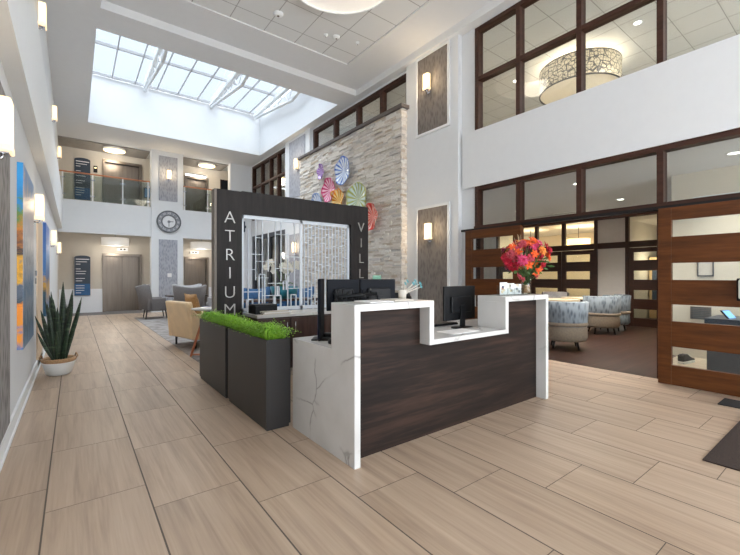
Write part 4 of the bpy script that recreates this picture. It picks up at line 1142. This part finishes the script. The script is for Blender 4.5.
# console with orchid behind lattice
ct = thing('console_table', (3.2, 7.1, .006), 0, 'brown console table behind the lattice screen', 'table')
B('tabletop', 'credenza_wood', ct, (-.75, .75, -.2, .2, .82, .86), bevel=.004)
for x_ in (-.7, .7):
    for y_ in (-.15, .15): B('leg', 'credenza_wood', ct, (x_-.025, x_+.025, y_-.025, y_+.025, 0, .82))
B('shelf', 'credenza_wood', ct, (-.68, .68, -.16, .16, .3, .33))
orc = thing('potted_orchid', (3.28, 7.08, .866), 0, 'white orchid in a teal bowl behind the lattice screen', 'potted plant')
m = MB(); m.lathe([(0, 0), (.15, 0), (.24, .09), (.27, .24), (.25, .24), (.2, .08), (0, .05)], seg=28); m.build('pot', 'teal_glaze', orc)
ro = random.Random(8)
so = MB(); fo = MB(); lo_ = MB()
for k in range(5):
    a = -2.8+k*1.2; ex = .36*math.cos(a) if k < 4 else .1
    p = [(0, 0, .15), (ex*.4, .03*k, .5), (ex*.8, .02*k, .68), (ex*1.2, 0, .62)]
    so.tube(p, .006, 6)
    for q in range(8):
        t_ = .5+q*.07
        pp = Vector(p[1]).lerp(Vector(p[2]), min(1, (q+2)/5)) if q < 4 else Vector(p[2]).lerp(Vector(p[3]), (q-3)/4)
        flower(fo, pp+Vector((ro.uniform(-.05, .05), ro.uniform(-.05, .05), ro.uniform(-.05, .05))), (ro.uniform(-.5, .5), -1, .2), .07, 5, .1, .85, ro)
for k in range(9):
    a = ro.uniform(0, 2*PI); d = Vector((math.cos(a), math.sin(a), 0)); s_ = Vector((-d.y, d.x, 0))*.035
    p0 = Vector((0, 0, .18)); p1 = p0+d*.12+Vector((0, 0, .14)); p2 = p0+d*.3+Vector((0, 0, .08))
    lo_.bm.faces.new([lo_.bm.verts.new(q) for q in (p0, p1+s_, p2, p1-s_)])
so.build('stems', 'stem_green', orc); fo.build('blossoms', 'orchid_white', orc, norm=False); lo_.build('leaves', 'stem_green', orc, norm=False)
# blue lounge chairs behind
def tub_chair(loc, rz, label, body, back, r=.36, group='patterned tub chairs in the dining room'):
    t = thing('tub_chair', loc, rz, label, 'chair', group)   # faces +x
    m = MB(); m.lathe([(0, .15), (r*.9, .15), (r, .2), (r*.98, .4), (r*.9, .44), (0, .45)], seg=28); m.build('seat', body, t)
    m = MB(); m.lathe([(r*.95, .4), (r*1.0, .46), (r*1.05, .84), (r*.94, .86), (r*.86, .46), (r*.84, .42)], seg=20, a0=PI*.42, a1=PI*1.58); m.build('backrest', back, t)
    m = MB(); m.lathe([(r*1.0, .42), (r*1.015, .45), (r*.99, .48)], seg=20, a0=PI*.42, a1=PI*1.58); m.build('piping', 'tan_fabric', t, solid=.012)
    for k in range(4):
        a = PI/4+k*PI/2
        m = MB(); m.tube([(r*.68*math.cos(a), r*.68*math.sin(a), .17), (r*.8*math.cos(a), r*.8*math.sin(a), 0)], .026, 8, r1=.013); m.build('leg', 'dark_leg', t)
    return t
wing_chair((3.25, 8.9, .006), -2.2, 'blue wingback chair seen through the left of the lattice screen', 'blue_chair')
wing_chair((4.25, 8.6, .006), -2.4, 'blue wingback chair beyond the orchid console', 'blue_chair')

# ------------------------------------------------------------------ dining
tub_chair((7.15, 3.5, .001), .55, 'nearest patterned tub chair in the dining room, just past the desk', 'tan_fabric', 'chair_pattern', .37)
tub_chair((9.65, 3.88, .001), .7, 'blue-grey tub chair in the middle of the dining room opening', 'tan_fabric', 'chair_pattern', .37)
tub_chair((10.45, 3.95, .001), 1.6, 'tub chair farthest right beside the grey dining wall', 'chair_pattern', 'chair_pattern', .36)
tub_chair((10.9, 5.6, .001), PI+.4, 'pale tub chair facing the camera across the dining table', 'light_fabric', 'light_fabric', .34)
def dining_table(loc, label, r=.5):
    t = thing('dining_table', loc, 0, label, 'table', 'round tan dining tables')
    m = MB(); m.lathe([(0, .72), (r, .72), (r, .755), (0, .755)], seg=36, smooth=False); m.build('tabletop', 'tabletop_tan', t)
    m = MB(); m.lathe([(.0, 0), (.25, 0), (.24, .02), (.04, .04), (.035, .7), (.15, .72), (0, .72)], seg=24); m.build('pedestal', 'dark_metal', t)
dining_table((9.2, 4.75, .001), 'round tan dining table nearest the opening behind the bouquet', .55)
dining_table((10.45, 4.72, .001), 'farther round tan dining table by the slotted doors', .45)
# lamps in room beyond
def pendant(loc, r, h, label, power=60):
    t = thing('pendant_lamp', loc, 0, label, 'pendant lamp', 'drum pendants in the lamp-lit room')
    power *= .45
    m = MB(); m.lathe([(r, -h), (r, 0), (r-.01, 0), (r-.01, -h)], seg=28); m.build('shade', 'pendant_glow', t)
    m = MB(); m.tube([(0, 0, -.02), (0, 0, 2.97-loc[2])], .008, 6); m.box(-r+.01, r-.01, -.01, .01, -.03, -.02); m.build('cord', 'dark_metal', t)
    l = bpy.data.lights.new('lamp_light', 'POINT'); l.energy = power; l.color = (1, .8, .5); l.shadow_soft_size = .2
    lo = bpy.data.objects.new('lamp_light', l); COL.objects.link(lo); lo.parent = t; lo.location = (0, 0, -h-.15)
pendant((13.4, 6.1, 2.55), .35, .25, 'large glowing drum pendant right of the transom post', 80)
pendant((13.4, 5.35, 2.5), .2, .2, 'small glowing pendant seen at the right transom corner', 30)
pendant((13.2, 7.7, 2.55), .3, .25, 'glowing pendant seen through the bouquet-side transom', 60)
# table lamp & cabinet seen through far right door
pendant((14.0, 3.9, 2.1), .12, .2, 'small warm pendant seen through the far right slotted door', 30)
tl = thing('glass_cabinet', (14.6, 4.2, .0), 0, 'tan cabinet seen through the far right slotted door', 'cabinet')
B('body', 'tan_leather', tl, (-.2, .2, -.2, .2, 0, 1.9)); B('door', 'navy_fabric', tl, (-.215, -.2, -.12, .12, .3, 1.7))

# nook
nd = thing('office_counter', (6.5, 1.36, 0), 0, 'dark grey office counter behind the right sliding door', 'desk')
B('body', 'counter_grey', nd, (.02, .7, -2.2, 0, 0, .69)); B('worktop', 'slate_sign', nd, (0, .72, -2.22, .02, .69, .76))
tb = thing('tablet_stand', (6.7, 1.15, .76), -.3, 'blue-lit tablet leaning on the dark office counter', 'tablet')
m = MB(); m.prism([(0, 0), (.02, 0), (.1, .1), (.08, .1)], 'x', -.06, .1); m.build('tablet', 'black_plastic', tb)
m = MB(); m.face([(-.05, -.002, .005), (.09, -.002, .005), (.09, .075, .097), (-.05, .075, .097)]); m.build('screen', 'tablet_glow', tb, solid=.002)
pf = thing('framed_notice', (7.9, 1.66, 1.43), 0, 'small dark frame on the beige office wall', 'picture')
B('frame', 'counter_grey', pf, (-.02, 0, -.1, .1, -.13, -.11), (-.02, 0, -.1, .1, .11, .13), (-.02, 0, -.1, -.085, -.11, .11), (-.02, 0, .085, .1, -.11, .11)); B('mat', 'paper_beige', pf, (-.01, 0, -.085, .085, -.11, .11))
vg = thing('wall_vent', (7.9, 1.72, .72), 0, 'grey louvred vent on the beige office wall', 'vent')
B('frame', 'vent_grey', vg, (-.012, 0, -.13, .13, -.1, .1)); B('louvres', 'counter_grey', vg, *[(-.018, -.012, -.12, .12, -.085+.028*k, -.075+.028*k) for k in range(7)])
sh = thing('sneaker', (7.3, 1.76, .005), -.75+PI/2-1.0, 'dark sneaker with white sole on the floor behind the sliding door', 'shoe')
m = MB(); m.prism([(-.17, -.05), (-.1, -.055), (.05, -.05), (.16, -.045), (.18, 0), (.16, .045), (.05, .05), (-.1, .04), (-.17, .035)], 'z', 0, .035); m.build('sole', 'sole_white', sh, bevel=.008)
m = MB(); m.prism([(-.16, .035), (.17, .035), (.165, .06), (.08, .08), (.0, .12), (-.03, .14), (-.12, .14), (-.165, .13)], 'y', -.042, .04); m.build('upper', 'shoe_dark', sh, bevel=.02)
B('laces', 'sole_white', sh, (.02, .03, -.03, .03, .108, .118), (.045, .055, -.03, .03, .098, .108), (-.005, .005, -.03, .03, .12, .13))
# device on door edge
sd = thing('wall_dispenser', (5.63, .86, 1.16), 0, 'white and black handle device on the right sliding door at the photo edge', 'dispenser')
B('back', 'black_plastic', sd, (-.03, 0, -.07, .065, -.12, .12), bevel=.01); B('cover', 'pot_white', sd, (-.08, -.03, -.07, .045, -.1, .11), bevel=.02)
# mats
tag(B('doormat', 'doormat', None, (3.53, 4.9, -.7, .76, 0, .01), loc=(4.2, 0, 0)), 'brown doormat on the tile floor at the right edge of the photo', 'mat', 'door mats')
tag(B('doormat', 'doormat_black', None, (5.2, 5.5, -.3, 1.0, 0, .01), loc=(5.3, .5, 0)), 'narrow black mat in front of the right sliding door', 'mat', 'door mats')

# ceiling fixtures ------------------------------------------------------
def big_drum(loc, r, h, label, shade_mat, bottom_mat, power, col=(1, .88, .7)):
    t = thing('drum_chandelier', loc, 0, label, 'ceiling light')
    m = MB(); m.lathe([(r, -h), (r, 0), (r-.012, 0), (r-.012, -h)], seg=64); m.build('drum_shade', shade_mat, t)
    m = MB(); m.lathe([(r+.004, -h-.01), (r+.004, -h+.01), (r-.02, -h+.01), (r-.02, -h-.01), (r+.004, -h-.01)], seg=64); m.lathe([(r+.004, -.01), (r+.004, .01), (r-.02, .01), (r-.02, -.01), (r+.004, -.01)], seg=64); m.build('rim', 'dark_metal' if h > .2 else 'trim_white', t)
    m = MB(); m.lathe([(0, -h+.02), (r-.02, -h+.02), (r-.02, -h+.03), (0, -h+.03)], seg=64); m.build('diffuser', bottom_mat, t)
    m = MB(); m.tube([(0, 0, -h+.03), (0, 0, .12)], .02, 8); m.build('rod', 'chrome', t)
    l = bpy.data.lights.new('lamp_light', 'POINT'); l.energy = power; l.color = col; l.shadow_soft_size = .3
    lo = bpy.data.objects.new('lamp_light', l); COL.objects.link(lo); lo.parent = t; lo.location = (0, 0, -.1)
    return t
emis('cream_diffuser', (222, 204, 172), .3, (226, 216, 196))
emis('white_diffuser', (240, 232, 222), .3, (235, 230, 222))
big_drum((8.85, 4.02, 5.87), .8, .5, 'large drum chandelier with lace pattern behind the upper right windows', 'lace_shade', 'cream_diffuser', 60)
big_drum((3.22, 4.97, 5.98), .9, .08, 'large round white ceiling light in the coffered ceiling', 'lobby_shade', 'white_diffuser', 10)
def downlight(x, y, z, lab, power=0, blend=None):
    t = thing('fill_downlight', (x, y, z), 0, lab, 'downlight', 'recessed ceiling downlights')
    m = MB(); m.lathe([(.06, -.006), (.09, -.006), (.09, 0), (.06, 0)], seg=20); m.build('trim_ring', 'trim_white', t)
    m = MB(); m.lathe([(0, -.004), (.06, -.004), (.06, 0), (0, 0)], seg=20); m.build('lens', 'downlight_glow', t)
    if power:
        l = bpy.data.lights.new('spot', 'SPOT'); l.energy = power; l.spot_size = 2.3; l.spot_blend = .8; l.color = (1, .93, .84); l.shadow_soft_size = .15  # fill spot, added to brighten the side rooms
        lo = bpy.data.objects.new('fill_spot', l); COL.objects.link(lo); lo.parent = t; lo.location = (0, 0, -.03)
downlight(8.3, 2.72, 6.0, 'downlight in the upper room right of the lace drum', 120)  # spot power in the upper room is added fill
downlight(8.45, 5.3, 6.0, 'downlight in the upper room at the left window bay', 120)
downlight(9.5, 5.15, 6.0, 'downlight in the upper room just left of the lace drum', 120)
downlight(8.3, 9.0, 6.0, 'added fill downlight in the upper room behind the clerestory strip', 120)  # added to fill the upper room with light
downlight(8.0, 13.8, 6.0, 'added fill downlight in the upper room behind the far gridded window', 120)  # added, lights the upper room at the far end
downlight(7.5, 13.8, 3.1, 'added fill downlight behind the far lower glass doors', 90)  # added to light the space behind the lower doors
for i, (x, y, l_) in enumerate(((7.2, 3.3, 'added dining room fill downlight over the nearest tub chair'), (9.4, 3.4, 'added dining room fill downlight over the middle tub chair'), (9.0, 5.6, 'added dining room fill downlight over the tables'), (7.2, 6.5, 'added dining room fill downlight at the left wall'))):
    downlight(x, y, 2.97, l_, 190)  # downlights added to brighten the dining room and its far wall
downlight(7.1, 1.2, 2.97, 'added office fill downlight above the dark counter', 75)  # added to light the small office
# ceiling devices in the coffer tiles
def detector(x, y, z, lab, r=.07, dark=False):
    t = thing('smoke_detector', (x, y, z), 0, lab, 'detector')
    m = MB(); m.lathe([(0, -.05), (r*.6, -.045), (r, -.02), (r, 0), (0, 0)], seg=20); m.build('body', 'trim_white', t)
    m = MB(); m.lathe([(0, -.06), (r*.25, -.055), (r*.25, -.045), (0, -.04)], seg=12); m.build('sensor', 'vent_grey', t)
detector(2.95, 6.62, 6.075, 'smoke detector in the left of the coffer tiles', .09, True)
detector(3.95, 6.62, 6.075, 'small ceiling sensor beside the larger one in the coffer', .04)
detector(4.15, 6.55, 6.075, 'larger ceiling sensor near the coffer corner', .07, True)
detector(4.6, 6.45, 6.075, 'small dark sprinkler nearest the coffer corner', .035, True)
# slot diffusers in dining ceiling
for x, y0, lab in ((10.3, 4.5, 'black linear slot diffuser in the dining ceiling behind the middle transom'),):
    t = thing('slot_diffuser', (x, y0, 2.97), 0, lab, 'air vent')
    B('frame', 'trim_white', t, (-.09, .09, 0, 1.6, -.01, 0)); B('slot', 'black_plastic', t, (-.05, -.025, .05, 1.55, -.014, -.01)); B('slot', 'black_plastic', t, (.025, .05, .05, 1.55, -.014, -.01))

t = thing('bar_grille', (7.9, .3, 2.52), 0, 'long black slot grille high on the beige office wall', 'air vent')
B('frame', 'trim_white', t, (-.01, 0, 0, 1.52, -.05, .05)); B('slot', 'black_plastic', t, (-.014, -.01, .03, 1.5, -.035, -.015)); B('slot', 'black_plastic', t, (-.014, -.01, .03, 1.5, .012, .032))
# ------------------------------------------------------------------ light
w = bpy.data.worlds.new('World'); scn.world = w; w.use_nodes = True
bg = w.node_tree.nodes['Background']; bg.inputs[0].default_value = (.86, .93, 1, 1); bg.inputs[1].default_value = 3.5
def area(name, loc, rot, sx, sy, e, col=(1, 1, 1)):
    l = bpy.data.lights.new(name, 'AREA'); l.shape = 'RECTANGLE'; l.size = sx; l.size_y = sy; l.energy = e; l.color = col
    o = bpy.data.objects.new(name, l); COL.objects.link(o); o.location = loc; o.rotation_euler = rot
    return o
# overcast daylight from above
sun = bpy.data.lights.new('overcast_sun', 'SUN'); sun.energy = 30; sun.angle = 1.7; sun.color = (.95, .98, 1)
sno = bpy.data.objects.new('overcast_sun', sun); COL.objects.link(sno); sno.location = (3, 10, 15); sno.rotation_euler = (0, 0, 0)
# upper room panel lights
cam = bpy.data.cameras.new('Camera'); co = bpy.data.objects.new('Camera', cam); COL.objects.link(co)
cam.sensor_width = 36; cam.lens = 388.5*36/740; cam.clip_start = .05; cam.clip_end = 100
cam.shift_y = -1.0/740
co.location = (0, 0, 1.3); co.rotation_euler = (PI/2, 0, -math.atan(296/388.5))
scn.camera = co
scn.view_settings.view_transform = 'Standard'; scn.view_settings.look = 'None'
scn.view_settings.exposure = 1.05; scn.view_settings.gamma = 1; scn.view_settings.use_curve_mapping = False
